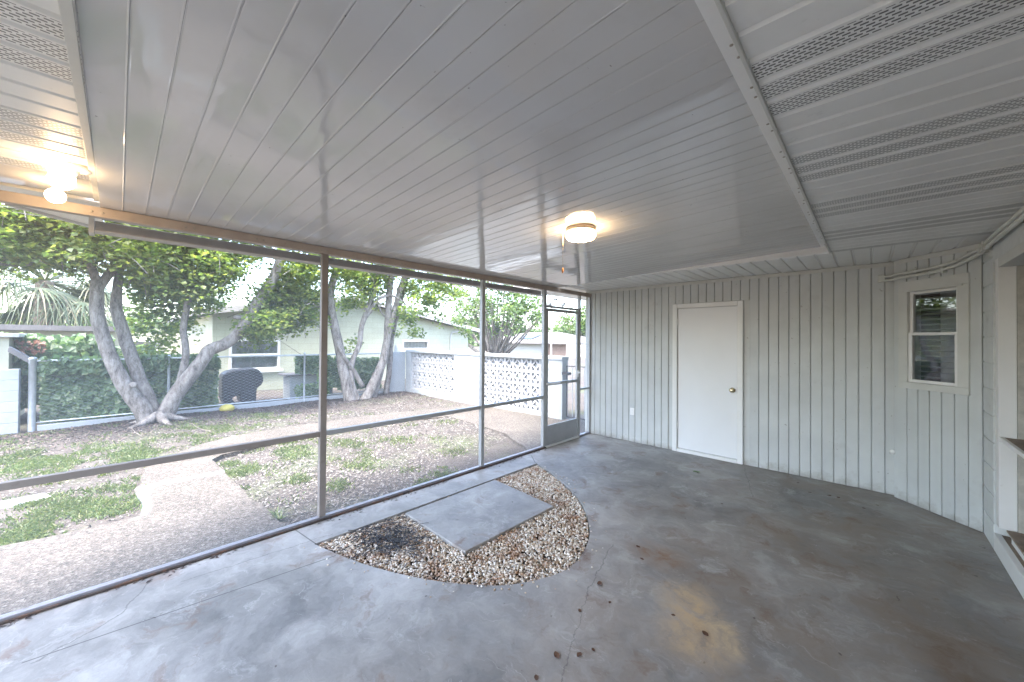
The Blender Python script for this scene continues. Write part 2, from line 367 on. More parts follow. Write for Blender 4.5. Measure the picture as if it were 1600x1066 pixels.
def glass_mat(name='window_glass', tint=(.9, .95, .95)):
    mt, n, l, b = base(name)
    tr = n.new('ShaderNodeBsdfTransparent'); tr.inputs[0].default_value = lin(tint)
    gl = n.new('ShaderNodeBsdfGlossy'); gl.inputs['Roughness'].default_value = .01
    fr = n.new('ShaderNodeFresnel'); fr.inputs[0].default_value = 1.7
    f = math_(n, l, 'MAXIMUM', fr.outputs[0], .16)
    ms = n.new('ShaderNodeMixShader'); l.new(f, ms.inputs[0]); l.new(tr.outputs[0], ms.inputs[1]); l.new(gl.outputs[0], ms.inputs[2])
    l.new(ms.outputs[0], n['Material Output'].inputs[0]); return mt
M['glass'] = glass_mat()
def screen_mat():
    mt, n, l, b = base('insect_screen')
    tr = n.new('ShaderNodeBsdfTransparent')
    df = n.new('ShaderNodeBsdfDiffuse'); df.inputs[0].default_value = (.5, .52, .55, 1)
    tl = n.new('ShaderNodeBsdfTranslucent'); tl.inputs[0].default_value = (.6, .63, .66, 1)
    a = n.new('ShaderNodeMixShader'); a.inputs[0].default_value = .5; l.new(df.outputs[0], a.inputs[1]); l.new(tl.outputs[0], a.inputs[2])
    ms = n.new('ShaderNodeMixShader'); ms.inputs[0].default_value = .15
    l.new(tr.outputs[0], ms.inputs[1]); l.new(a.outputs[0], ms.inputs[2]); l.new(ms.outputs[0], n['Material Output'].inputs[0]); return mt
M['screen'] = screen_mat()
def lamp_mat(strength):
    mt, n, l, b = base('lit_opal_glass')
    b.inputs['Base Color'].default_value = (.9, .88, .82, 1); b.inputs['Roughness'].default_value = .25
    b.inputs['Emission Color'].default_value = (1, .66, .34, 1); b.inputs['Emission Strength'].default_value = strength
    return mt

# ------------------------------------------------------------------ mesh building
class MB:
    def __init__(s): s.v = []; s.f = []
    def add(s, vs, fs):
        k = len(s.v); s.v += [tuple(x) for x in vs]; s.f += [tuple(i+k for i in f) for f in fs]; return s
    def box(s, a, b):
        x0, y0, z0 = [min(p, q) for p, q in zip(a, b)]; x1, y1, z1 = [max(p, q) for p, q in zip(a, b)]
        return s.add([(x0,y0,z0),(x1,y0,z0),(x1,y1,z0),(x0,y1,z0),(x0,y0,z1),(x1,y0,z1),(x1,y1,z1),(x0,y1,z1)],
                     [(0,3,2,1),(4,5,6,7),(0,1,5,4),(1,2,6,5),(2,3,7,6),(3,0,4,7)])
    def obox(s, o, ax, ay, az):
        """box from corner o with edge vectors"""
        o, ax, ay, az = map(Vector, (o, ax, ay, az))
        vs = [o, o+ax, o+ax+ay, o+ay, o+az, o+ax+az, o+ax+ay+az, o+ay+az]
        fs = [(0,3,2,1),(4,5,6,7),(0,1,5,4),(1,2,6,5),(2,3,7,6),(3,0,4,7)]
        if ax.cross(ay).dot(az) < 0: fs = [f[::-1] for f in fs]
        return s.add(vs, fs)
    def prism(s, poly, d):
        """closed polygon (3-D points, planar) extruded by vector d"""
        n = len(poly); d = Vector(d); p = [Vector(q) for q in poly]
        return s.add(p+[q+d for q in p], [tuple(range(n))[::-1], tuple(range(n, 2*n))]+[(i, (i+1) % n, n+(i+1) % n, n+i) for i in range(n)])
    def tube(s, pts, rad, k=8, cap=True, jit=0):
        pts = [Vector(p) for p in pts]; n = len(pts)
        if not hasattr(rad, '__len__'): rad = [rad]*n
        vs = []; ref = None
        for i, p in enumerate(pts):
            t = (pts[min(i+1, n-1)]-pts[max(i-1, 0)]).normalized()
            if ref is None: ref = t.orthogonal().normalized()
            ref = (ref - t*ref.dot(t)).normalized(); b = t.cross(ref)
            for j in range(k):
                a = 2*math.pi*j/k; r = rad[i]*(1+(random.uniform(-jit, jit) if jit else 0))
                vs.append(p+(ref*math.cos(a)+b*math.sin(a))*r)
        fs = [(i*k+j, i*k+(j+1) % k, (i+1)*k+(j+1) % k, (i+1)*k+j) for i in range(n-1) for j in range(k)]
        if cap: fs += [tuple(range(k))[::-1], tuple(range((n-1)*k, n*k))]
        return s.add(vs, fs)
    def lathe(s, prof, c, axis=(0, 0, 1), k=24):
        """profile of (r, h) about axis through c"""
        ax = Vector(axis).normalized(); a = ax.orthogonal().normalized(); b = ax.cross(a); c = Vector(c); n = len(prof)
        vs = [c+ax*h+(a*math.cos(2*math.pi*j/k)+b*math.sin(2*math.pi*j/k))*max(r, 1e-5) for r, h in prof for j in range(k)]
        fs = [(i*k+j, i*k+(j+1) % k, (i+1)*k+(j+1) % k, (i+1)*k+j) for i in range(n-1) for j in range(k)]
        return s.add(vs, fs)
    def mesh(s, name):
        me = bpy.data.meshes.new(name); me.from_pydata(s.v, [], s.f); me.update(); return me
    def build(s, name, mat, parent=None, smooth=False, bevel=0, seg=2):
        return link(s.mesh(name), name, mat, parent, smooth, bevel, seg)
def link(me, name, mat, parent=None, smooth=False, bevel=0, seg=2):
    if mat is not None and not me.materials: me.materials.append(M[mat] if isinstance(mat, str) else mat)
    o = bpy.data.objects.new(name, me); COL.objects.link(o)
    if parent:
        o.parent = parent; o.matrix_parent_inverse = Matrix.Translation(-parent.location)
    if smooth: me.polygons.foreach_set('use_smooth', [True]*len(me.polygons))
    if bevel:
        bm_ = o.modifiers.new('bevel', 'BEVEL'); bm_.width = bevel; bm_.segments = seg; bm_.limit_method = 'ANGLE'
    return o
def tag(o, label=None, cat=None, group=None, kind=None):
    if label: o['label'] = label
    if cat: o['category'] = cat
    if group: o['group'] = group
    if kind: o['kind'] = kind
    return o
def empty(name, loc, label, cat, group=None):
    o = bpy.data.objects.new(name, None); COL.objects.link(o); o.location = loc; o.empty_display_size = .1
    return tag(o, label, cat, group)
def inst(me, name, mat, parent, loc, rot=None, scale=None, bevel=0):
    o = link(me, name, mat, parent, bevel=bevel); o.location = loc
    if rot: o.rotation_euler = rot
    if scale: o.scale = scale
    return o
def spline(pts, n=5):
    pts = [Vector(p) for p in pts]; o = []
    for i in range(len(pts)-1):
        p0 = pts[max(i-1, 0)]; p1 = pts[i]; p2 = pts[i+1]; p3 = pts[min(i+2, len(pts)-1)]
        for k in range(n):
            t = k/n
            o.append(.5*((2*p1)+(-p0+p2)*t+(2*p0-5*p1+4*p2-p3)*t*t+(-p0+3*p1-3*p2+p3)*t**3))
    o.append(pts[-1]); return o
def interp(vals, n=5):
    o = []
    for i in range(len(vals)-1): o += [vals[i]+(vals[i+1]-vals[i])*k/n for k in range(n)]
    return o+[vals[-1]]

# ================================================================== SETTING
GZ = -.06
XS, YF, XH = -3.44, 5.53, .68          # screen, far wall, house wall
SZ = 2.41                              # soffit height
g = MB(); 
# ground with gentle relief near, one sheet to the horizon
xs = [-600, -200, -80, -40]+[-25+i*.5 for i in range(45)]+[0, 20, 80, 600]; ys = [-600, -200, -60, -20]+[-8+i*.5 for i in range(45)]+[22, 40, 90, 250, 600]
for y in ys:
    for x in xs:
        near = -24 < x < -4.2 and -7 < y < 5.6
        g.v.append((x, y, GZ+(.05*(noise.noise(Vector((x*.6, y*.6, 0)))) if near else 0) - .012))
nx = len(xs); g.f = [(j*nx+i, j*nx+i+1, (j+1)*nx+i+1, (j+1)*nx+i) for j in range(len(ys)-1) for i in range(nx-1)]
tag(g.build('ground', 'ground', smooth=True), kind='structure')

# porch slab with the gravel pit cut out
pit = [(-3.075, 1.05), (-3.075, 3.70)]
arc = spline([(-3.075, 3.70, 0), (-2.62, 3.50, 0), (-2.09, 3.17, 0), (-1.74, 2.80, 0), (-1.56, 2.46, 0), (-1.51, 2.12, 0), (-1.66, 1.77, 0), (-1.90, 1.54, 0), (-2.21, 1.35, 0), (-2.61, 1.18, 0), (-3.075, 1.05, 0)], 6)
pit = [(-3.075, 1.05)]+[(p.x, p.y) for p in arc[:-1]]
def slab(name, outer, hole, z1, z0, mat):
    bm = bmesh.new()
    def loop(pts):
        vs = [bm.verts.new((x, y, z1)) for x, y in pts]
        return [bm.edges.new((vs[i], vs[(i+1) % len(vs)])) for i in range(len(vs))]
    e = loop(outer)+(loop(hole) if hole else [])
    bmesh.ops.triangle_fill(bm, edges=e, use_beauty=True, use_dissolve=False)
    for f in bm.faces:
        if f.normal.z < 0: f.normal_flip()
    r = bmesh.ops.extrude_face_region(bm, geom=list(bm.faces))
    bmesh.ops.translate(bm, verts=[q for q in r['geom'] if isinstance(q, bmesh.types.BMVert)], vec=(0, 0, z0-z1))
    bmesh.ops.recalc_face_normals(bm, faces=bm.faces)
    me = bpy.data.meshes.new(name); bm.to_mesh(me); bm.free(); return link(me, name, mat)
tag(slab('porch_floor', [(-3.50, -1.2), (1.0, -1.2), (1.0, 5.6), (-3.50, 5.6)], pit, 0, -.14, 'concrete'), kind='structure')
# pit bed
tag(slab('pit_soil', [(-3.2, .9), (-1.4, .9), (-1.4, 3.8), (-3.2, 3.8)], None, -.05, -.13, 'ground'), kind='structure')
# walkway
wk = [(-3.52, -1.6), (-3.52, 1.0), (-3.75, 1.0), (-4.4, .94), (-4.9, .92), (-5.3, .9), (-5.63, .9), (-6.0, .87), (-6.25, .86), (-6.42, 1.0), (-6.62, 1.6), (-6.85, 2.4), (-6.75, 3.5), (-6.37, 4.76), (-5.7, 4.72), (-5.1, 4.66), (-4.48, 4.58), (-4.1, 4.38), (-3.74, 4.2), (-3.52, 4.05),
      (-3.52, 8.2), (-4.5, 8.2), (-4.5, 6.2), (-6.6, 6.15), (-7.0, 6.1), (-7.2, 5.4), (-7.5, 4.2), (-7.6, 3.2), (-7.6, 2.4), (-7.62, 1.95), (-7.5, 1.2), (-7.1, .68), (-6.46, .24), (-5.8, .18), (-5.58, .13), (-5.1, .16), (-4.72, .15), (-4.76, -.4), (-4.80, -.6), (-4.85, -1.6)]
def rough_edge(poly, step=.12, amp=.018):
    o = []
    for i in range(len(poly)):
        a = Vector(poly[i]+(0,)); b = Vector(poly[(i+1) % len(poly)]+(0,)); n = max(1, int((b-a).length/step))
        for k in range(n):
            p = a+(b-a)*k/n
            if p.x < -3.6: p += Vector((noise.noise(p*3), noise.noise(p*3+Vector((9, 0, 0))), 0))*amp*2
            o.append((p.x, p.y))
    return o
wk = rough_edge(wk)
tag(slab('path', wk, None, GZ+.03, GZ-.1, 'aggregate'), kind='structure')

# ---------------------------------------------------------------- far siding wall with the door
wall = empty('siding_wall', (-1.6, YF, 0), 'pale grey-green vertical board siding wall with the white flat door', 'wall')
TRZ = SZ-.045
b = MB().box((XS-.1, YF+.014, 0), (.22, YF+.12, 2.5)); b.build('backing', 'siding', wall)
DX0, DX1 = -2.058, -1.175               # door casing outer
boards = {}
def board_mesh(wd, ht, th=.020, gap=.0068):
    k = (round(wd, 4), round(ht, 4))
    if k not in boards:
        mb = MB(); c = .003; x0, x1 = gap/2, wd-gap/2
        mb.prism([(x0, 0, 0), (x0, -th+c, 0), (x0+c, -th, 0), (x1-c, -th, 0), (x1, -th+c, 0), (x1, 0, 0)], (0, 0, ht))
        boards[k] = mb.mesh('siding_board')
    return boards[k]
P4 = .1016
x = -3.442
while x < .19:
    wd = min(P4, .205-x)
    z0 = 0.006
    ht = TRZ-z0
    if x+wd > DX0+.01 and x < DX1-.01:
        z0 = 2.105; ht = TRZ-z0
    inst(board_mesh(wd, ht), 'siding_board', 'siding', wall, (x, YF+.014, z0))
    x += P4
MB().box((XS, YF-.012, TRZ), (.2, YF+.01, SZ-.002)).build('ceiling_trim', 'siding_trim', wall, bevel=.003)
d = MB().box((-1.989, YF+.0025, .055), (-1.244, YF+.0135, 2.034)).build('door', 'door', wall, bevel=.003)
for z in (.32, 1.80):
    h = MB(); h.lathe([(0, 0), (.008, 0), (.008, .09), (0, .09)], (-1.9925, YF-.004, z), k=10); h.box((-1.994, YF-.0, z), (-1.965, YF+.002, z+.09)); h.build('hinge', 'white_alu', d)
kn = MB(); kn.lathe([(0, 0), (.033, 0), (.033, .006), (.012, .012), (.011, .03), (.024, .038), (.029, .05), (.024, .062), (.010, .067), (0, .067)], (-1.297, YF+.002, .94), (0, -1, 0), 24); kn.build('door_knob', 'brass', d, True)
MB().box((-1.2435, YF-.004, .90), (-1.2385, YF+.002, .98)).build('latch_plate', 'brass', d)
ca = MB(); ca.box((DX0, YF-.026, 0.004), (-1.995, YF+.013, 2.10)); ca.build('door_casing', 'casing', wall, bevel=.004)
ca = MB(); ca.box((-1.238, YF-.026, 0.004), (DX1, YF+.013, 2.10)); ca.build('door_casing', 'casing', wall, bevel=.004)
ca = MB(); ca.box((-1.9935, YF-.0255, 2.040), (-1.2395, YF+.013, 2.10)); ca.build('door_casing', 'casing', wall, bevel=.004)
ca = MB(); ca.box((-1.9935, YF-.03, 0.003), (-1.2395, YF+.013, .045)); ca.build('threshold', 'casing', wall, bevel=.004)
oc = MB().box((-2.708, YF-.014, .42), (-2.638, YF-.0065, .53)).build('outlet_cover', 'plastic', wall, bevel=.002)
for z in (.455, .497): MB().box((-2.683, YF-.0155, z-.013), (-2.663, YF-.0135, z+.013)).build('socket', 'casing', oc)

# ---------------------------------------------------------------- diagonal wall with the small window
A = Vector((.2, 5.53-.005, 0)); Bp = Vector((.68, 5.01, 0))
A = Vector((.205, YF-.09, 0)); Bp = Vector((.68, 4.965, 0))
ud = (Bp-A).normalized(); nd = Vector((ud.y, -ud.x, 0))       # nd points into the porch
if nd.y > 0: nd = -nd
LD = (Bp-A).length; angd = math.atan2(ud.y, ud.x)
ww = empty('window_wall', A, 'narrow angled board wall in the corner holding a small sash window', 'wall')
def DP(s, z, o=0.0): return A+ud*s+nd*o+Vector((0, 0, z))
def dbox(mb, s0, s1, z0, z1, o0, o1): return mb.obox(DP(s0, z0, o0), ud*(s1-s0), nd*(o1-o0), Vector((0, 0, z1-z0)))
mb = MB(); dbox(mb, -.05, .104, 0, 2.5, -.12, -.014); dbox(mb, .522, LD+.05, 0, 2.5, -.12, -.014); dbox(mb, .104, .522, 0, 1.16, -.12, -.014); dbox(mb, .104, .522, 2.055, 2.5, -.12, -.014); mb.build('backing', 'siding', ww)
s = -.005; k = 0; ws = [.092]+[.0975]*6
CS0, CS1, CZ0, CZ1 = .022, .592, 1.125, 2.178
for wd in ws:
    wd = min(wd, LD-s)
    if s+wd > CS0+.005 and s < CS1-.03:
        inst(board_mesh(wd, CZ0-.002-.006), 'siding_board', 'siding', ww, DP(s, .006, -.014), (0, 0, angd))
        inst(board_mesh(wd, TRZ-CZ1-.002), 'siding_board', 'siding', ww, DP(s, CZ1+.002, -.014), (0, 0, angd))
    else:
        inst(board_mesh(wd, TRZ-.006), 'siding_board', 'siding', ww, DP(s, .006, -.014), (0, 0, angd))
    s += wd
mb = MB(); dbox(mb, .02, LD-.02, TRZ, SZ-.002, -.01, .013); mb.build('ceiling_trim', 'siding_trim', ww, bevel=.003)
# the strip of board beside the casing on both sides is covered by the casing; window
cw = MB(); t = .082
dbox(cw, CS0, CS1, CZ1-.09, CZ1, -.014, .02); dbox(cw, CS0, CS1, CZ0, CZ0+.062, -.014, .02)
dbox(cw, CS0, CS0+t, CZ0+.063, CZ1-.091, -.014, .0195); dbox(cw, CS1-t, CS1, CZ0+.063, CZ1-.091, -.014, .0195)
win = cw.build('window', 'siding_trim', ww, bevel=.002)
mb = MB(); dbox(mb, .085, .55, CZ1-.105, CZ1-.09, .0, .028); mb.build('drip_cap', 'siding_trim', win)
def sash(s0, s1, z0, z1, o, fr):
    q = MB(); dbox(q, s0, s0+fr, z0, z1, o-.03, o); dbox(q, s1-fr, s1, z0, z1, o-.03, o)
    dbox(q, s0+fr, s1-fr, z0, z0+fr*.9, o-.03, o-.001); dbox(q, s0+fr, s1-fr, z1-fr*.8, z1, o-.03, o-.001)
    q.build('sash', 'casing', win, bevel=.002)
    q = MB(); q.add([DP(s0+fr*.8, z0+fr*.7, o-.016), DP(s1-fr*.8, z0+fr*.7, o-.016), DP(s1-fr*.8, z1-fr*.6, o-.016), DP(s0+fr*.8, z1-fr*.6, o-.016)], [(0, 1, 2, 3)]); q.build('pane', 'glass', win)
sash(.106, .515, 1.645, 2.068, -.004, .030)
sash(.106, .515, 1.190, 1.672, .010, .032)
sl = None
for i in range(17):
    z = 1.24+i*.05
    q = MB(); q.obox(DP(.135, z, -.085), ud*.36, nd*.034+Vector((0, 0, .012)), Vector((0, 0, .0015))); q.build('blind_slat', 'blind', win)
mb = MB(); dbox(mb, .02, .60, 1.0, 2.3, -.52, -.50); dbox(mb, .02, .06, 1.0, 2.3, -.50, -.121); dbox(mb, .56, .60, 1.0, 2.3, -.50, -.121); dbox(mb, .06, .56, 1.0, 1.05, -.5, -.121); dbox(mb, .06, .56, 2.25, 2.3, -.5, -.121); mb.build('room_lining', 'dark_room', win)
# doorstop knob beside the corner
kb = MB(); p = PY(1394, 705, YF); kb.lathe([(0, 0), (.012, 0), (.010, .03), (.021, .034), (.023, .05), (.016, .058), (0, .06)], p, (0, -1, 0), 14); kb.build('wall_stop', 'plastic', wall, True)

# ---------------------------------------------------------------- house wall on the right: painted block pier and big window
hw = empty('house_wall', (XH, 3, 0), 'painted block house wall with the wide low-silled window', 'wall')
bl = {}
for c in range(12):
    z0 = c*.2032; z1 = min(z0+.2032, SZ-.01)-.006
    mb = MB().box((XH, 4.615, z0+.004), (XH+.19, 4.955, z1)); mb.build('block', 'block', hw, bevel=.004)
MB().box((XH+.008, 4.61, 0), (XH+.185, 4.95, SZ)).build('mortar', 'block', hw)
OY0, OY1 = .6, 4.37
mb = MB().box((XH, OY0, 2.19), (XH+.19, 4.614, SZ)); mb.build('lintel', 'block', hw, bevel=.004)
MB().box((XH, -1.05, 0), (XH+.19, OY0, SZ)).build('wall_end', 'block', hw)
MB().box((XH+.012, 4.45, .245), (XH+.18, 4.609, 2.188)).build('jamb_board', 'siding_trim', hw, bevel=.003)
MB().box((XH-.012, OY1, .25), (XH+.07, 4.449, 2.188)).build('jamb_casing', 'casing', hw, bevel=.003)
MB().box((XH+.071, OY1-.004, .25), (XH+.16, 4.449, 2.186)).build('jamb_reveal', 'worn', hw)
MB().box((XH-.012, OY0, 2.120), (XH+.16, OY1-.005, 2.188)).build('head_casing', 'siding_trim', hw, bevel=.003)
MB().box((XH, OY0, .003), (XH+.035, 4.610, .135)).build('curb', 'casing', hw, bevel=.004)
MB().box((XH+.036, OY0, .003), (XH+.075, 4.608, .130)).build('curb_ledge', 'worn_wood', hw)
MB().box((XH+.055, OY0, .131), (XH+.085, 4.446, .235)).build('sill_board', 'casing', hw, bevel=.004)
MB().box((XH+.02, OY0, .2355), (XH+.15, OY1-.006, .249)).build('sill', 'worn_wood', hw, bevel=.002)
for y in (OY1-.07, 3.1, 1.85, OY0+.02): MB().box((XH+.105, y-.0, .25), (XH+.15, y+.05, 2.119)).build('window_frame', 'casing', hw, bevel=.003)
MB().box((XH-.01, OY0, .878), (XH+.012, OY1-.005, .905)).build('window_rail', 'casing', hw, bevel=.002)
MB().box((XH+.0125, OY0, .885), (XH+.104, OY1-.006, .903)).build('rail_ledge', 'worn_wood', hw)
MB().box((XH+.1, OY0, .50), (XH+.15, OY1-.071, .53)).build('window_frame', 'casing', hw)
MB().add([(XH+.128, OY0, .25), (XH+.128, OY1, .25), (XH+.128, OY1, 2.12), (XH+.128, OY0, 2.12)], [(0, 1, 2, 3)]).build('pane', 'glass', hw)
cu = MB(); n = 240
for i in range(n): 
    y = OY0+(OY1-OY0)*i/(n-1); xx = XH+.28+.03*math.sin(i*.55); cu.v += [(xx, y, .1), (xx, y, 2.3)]
cu.f = [(2*i, 2*i+2, 2*i+3, 2*i+1) for i in range(n-1)]; cu.build('curtain', 'curtain', hw, True)
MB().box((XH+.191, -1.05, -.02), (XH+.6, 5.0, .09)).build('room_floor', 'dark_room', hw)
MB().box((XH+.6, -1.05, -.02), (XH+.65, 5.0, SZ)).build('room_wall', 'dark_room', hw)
# ---------------------------------------------------------------- soffits
def soffit_strip_mesh(wd, ln, rib=True):
    """underside strip: x across (0-centred), y along, face down, with a raised rib at one edge"""
    h = wd/2; mb = MB()
    prof = [(-h, 0), (-h+.004, -.008), (h-.020, -.008), (h-.012, .002), (h-.004, .002), (h, -.001), (h, .012), (-h, .012)]
    mb.prism([(x, 0, z) for x, z in prof], (0, ln, 0)); return mb.mesh('soffit_strip')
def run_strips(root, mesh_fn, n, place, perf):
    for i in range(n):
        loc, rot = place(i)
        me = mesh_fn
        o = bpy.data.objects.new('soffit_strip', me[perf(i)]); COL.objects.link(o); o.parent = root
        o.matrix_parent_inverse = Matrix.Translation(-root.location); o.location = loc; o.rotation_euler = rot
# right eave: strips run along X, from XE to XH
XE = -.262; YE = 4.598
rs = empty('eave_soffit', (.2, 2, SZ), 'vented white soffit along the house wall with bands of slots', 'soffit')
pr = .1325
ln = XH-XE
ms = []
for mname in ('soffit', 'soffit_perf'):
    me = soffit_strip_mesh(pr, ln); me.materials.append(M[mname]); ms.append(me)
y0s = YE
n = int((YE+1.05)/pr)+1
# local x -> -Y... rotate -90deg: x->-y, y->x
def prf(i):
    y = 1.245+.0; yc = YE-pr*(i+.5)
    q = (yc-1.245) % (6*pr)
    return 1 if q < 3*pr else 0
run_strips(rs, ms, n, lambda i: ((XE, YE-pr*(i+.5), SZ+.008), (0, 0, -math.pi/2)), prf)
# far eave: strips run along Y
fs_ = empty('far_soffit', (-1.6, 5, SZ), 'narrow ribbed white soffit above the board wall and door', 'soffit')
me1 = soffit_strip_mesh(pr, YF+.1-YE-.004); me1.materials.append(M['soffit'])
n = int((XH+.1+4.35)/pr)
run_strips(fs_, [me1], n, lambda i: ((-4.35+pr*(i+.5), YE+.004, SZ+.008), (0, 0, 0)), lambda i: 0)
MB().box((-4.37, YE-.0, SZ+.0085), (-4.35, 9.5, SZ+.17)).build('fascia', 'fascia_w', fs_)
MB().box((-4.35, YF+.105, SZ+.004), (-3.56, 9.5, SZ+.016)).build('side_soffit', 'soffit', fs_)
MB().box((-4.37, YE+.03, SZ+.0215), (XH+.4, 9.5, SZ+.14)).build('roof_deck', 'shingle', fs_)
# left eave: strips run along Y (towards the back wall)
YL = -.088
ls = empty('left_soffit', (-2, -.5, SZ), 'vented soffit by the globe lamp, bands of slots beside the glossy pan roof', 'soffit')
pl = .125; lnl = YL+1.05
ms2 = []
for mname in ('soffit', 'soffit_perf'):
    me = soffit_strip_mesh(pl, lnl); me.materials.append(M[mname]); ms2.append(me)
xl0 = -3.035
n = int((XE-.0-xl0)/pl)
run_strips(ls, ms2, n, lambda i: ((xl0+pl*(i+.5), YL-lnl, SZ+.008), (0, 0, 0)), lambda i: 1 if (i in (0,) or 3 <= i <= 5 or 9 <= i <= 11 or 15 <= i <= 17) else 0)
MB().box((XS+.03, YL-lnl, SZ-.002), (xl0-.001, YL, SZ+.02)).build('glossy_panel', 'pan', ls)
MB().prism([(XS-.04, YL, SZ-.002), (XS-.04, -.95, SZ-.002), (-3.9, -.5, SZ-.002), (-4.30, YL, SZ-.002)][::-1], (0, 0, .018)).build('outer_panel', 'soffit', ls)
for t_ in (.3, .62):
    a = Vector((-4.30, YL, 0)).lerp(Vector((-3.9, -.5, 0)), t_); MB().obox((a.x, a.y, SZ-.0035), (.012, 0, 0), (-0, -.9*(1-t_)*.3-.1, 0), (0, 0, .001)).build('panel_joint', 'siding_trim', ls)
MB().prism([(-4.30, YL, SZ-.02), (-3.9, -.5, SZ-.02), (-3.914, -.514, SZ-.02), (-4.326, YL, SZ-.02)], (0, 0, .17)).build('fascia', 'fascia_w', ls)
MB().box((-3.5, -2.3, SZ+.021), (XH+.4, YL-.06, SZ+.13)).build('roof_deck', 'shingle', ls)  # deck over the soffit, extended back out of view to block sun and skylight
MB().box((XE+.03, -1.1, SZ+.0215), (XH+.5, YE, SZ+.13)).build('roof_deck', 'shingle', rs)

# ---------------------------------------------------------------- pan roof
XP0 = -3.74; XPE = -.275; SL = (2.478-2.368)/(XPE-XS)
def pz(x): return 2.368+(x-XS)*SL
YP1 = 4.575
proof = empty('pan_roof', (-2, 2, 2.4), 'glossy white panelled metal patio roof with the drum lamp on it', 'roof')
lx = XPE-XP0; aslope = math.atan(SL)
nP = int(round((YP1-YL)/.1005)); pp = (YP1-YL)/nP
def pan_strip(big):
    mb = MB(); h = .0022 if big else .0012
    prof = [(0.0, .0), (.0035, -.0005), (pp-.009, -.0005), (pp-.006, -h), (pp-.004, -h), (pp-.0025, .003), (pp, .003), (pp, .012), (0, .012)]
    mb.prism([(0, y, z) for y, z in prof][::-1], (lx/math.cos(aslope), 0, 0)); me = mb.mesh('ceiling_panel'); me.materials.append(M['pan']); return me
pm = [pan_strip(True), pan_strip(False)]
for i in range(nP):
    o = bpy.data.objects.new('ceiling_panel', pm[0 if i % 3 == 0 else 1]); COL.objects.link(o); o.parent = proof
    o.matrix_parent_inverse = Matrix.Translation(-proof.location)
    o.location = (XP0, YL+i*pp, pz(XP0)); o.rotation_euler = (random.uniform(-.0025, .0025), -aslope, 0)
mb = MB(); mb.add([(XP0, YL, pz(XP0)+.02), (XPE, YL, pz(XPE)+.02), (XPE, YP1, pz(XPE)+.02), (XP0, YP1, pz(XP0)+.02), (XP0, YL, pz(XP0)+.08), (XPE, YL, pz(XPE)+.08), (XPE, YP1, pz(XPE)+.08), (XP0, YP1, pz(XP0)+.08)], [(0,3,2,1),(4,5,6,7),(0,1,5,4),(1,2,6,5),(2,3,7,6),(3,0,4,7)]); mb.build('roof_deck', 'white_alu', proof)
# first wide flat panel seam and end closures
MB().obox((XPE-.06, YL+.002, pz(XPE-.06)-.0045), (.06, 0, .06*SL), (0, YP1-YL-.004, 0), (0, 0, .003)).build('flashing', 'white_alu', proof)
for i in range(16):
    y = .1+i*.29+random.uniform(-.03, .03)
    for dy in (0, .07):
        q = MB(); q.lathe([(0, -.0035), (.005, -.002), (.006, 0)], (XPE-.03+random.uniform(-.006, .006), y+dy, pz(XPE-.03)-.005), (0, 0, 1), 8); q.build('screw', 'screw', proof)
MB().prism([(XPE-.001, YP1, pz(XPE)-.0005), (XPE-.001, YP1, SZ+.006), (-2.2, YP1, pz(-2.2)-.004), (-2.2, YP1, pz(-2.2)-.0005)], (0, .02, 0)).build('end_closure', 'white_alu', proof)
# house fascia boards around the roof
MB().box((XPE+.001, YL-.0, SZ-.012), (XE-.001+.0, YP1, SZ+.10)).build('fascia_board', 'siding_trim', rs, bevel=.002)
MB().box((XS+.02, YL-.026, SZ-.012), (XPE, YL-.001, SZ+.10)).build('fascia_board', 'siding_trim', ls, bevel=.002)
# gutter on the outside
gz = pz(XP0)-.012
gt = MB(); gt.box((XP0-.02, YL-.03, gz-.085), (XP0+.0, YP1, gz+.0)); gt.box((XP0+.001, YL-.03, gz-.085), (XP0+.09, YP1, gz-.075)); gt.build('gutter', 'gutter', proof, bevel=.002)
MB().box((XP0-.024, YL-.055, gz-.10), (XP0+.095, YL-.031, gz+.02)).build('gutter_end', 'fascia_w', proof)

# ---------------------------------------------------------------- screen enclosure
sc = empty('screen_wall', (XS, 2.2, 0), 'aluminium framed insect screen wall with brown-grey header beam', 'screen wall')
BZ0, BZ1 = 2.305, 2.366
bm_ = MB(); bm_.box((XS-.03, -1.05, BZ0), (XS+.022, YF-.001, BZ1)); beam = bm_.build('header_beam', 'beam', sc, bevel=.003)
for i in range(14):
    y = -.1+i*.42+random.uniform(-.05, .05)
    for dy in (0, .045):
        q = MB(); q.lathe([(0, .004), (.006, .003), (.008, 0)], (XS+.022, y+dy, 2.333), (1, 0, 0), 8); q.build('screw', 'screw', beam)
def post(y0, y1, mat='alu', z0=.035, z1=BZ0, x0=XS-.026, x1=XS+.022): return MB().box((x0, y0, z0), (x1, y1, z1)).build('post', mat, sc, bevel=.003)
PST = [(1.205, 1.257), (3.055, 3.105), (4.255, 4.315), (5.175, 5.212), (5.478, YF-.002), (-.98, -.93)]
for i, (a, b_) in enumerate(PST): post(a, b_, 'alu_out' if i == 0 else 'alu')
MB().box((XS-.035, -1.05, .001), (XS+.012, 4.317, .030)).build('base_track', 'track', sc, bevel=.003)
MB().box((XS+.0125, -1.05, .001), (XS+.030, 4.317, .016)).build('base_seal', 'rust', sc, bevel=.002)
MB().box((XS-.035, 5.176, .001), (XS+.02, YF-.002, .030)).build('base_track', 'track', sc)
MB().box((XS-.05, 4.317, .001), (XS+.03, 5.175, .022)).build('door_sill', 'white_alu', sc, bevel=.003)
RZ0, RZ1 = .726, .768
for a, b_ in ((-.929, 1.204), (1.258, 3.054), (3.106, 4.254)):
    MB().box((XS-.024, a, RZ0), (XS+.02, b_, RZ1)).build('rail', 'alu' if a > 0 else 'alu_out', sc, bevel=.003)
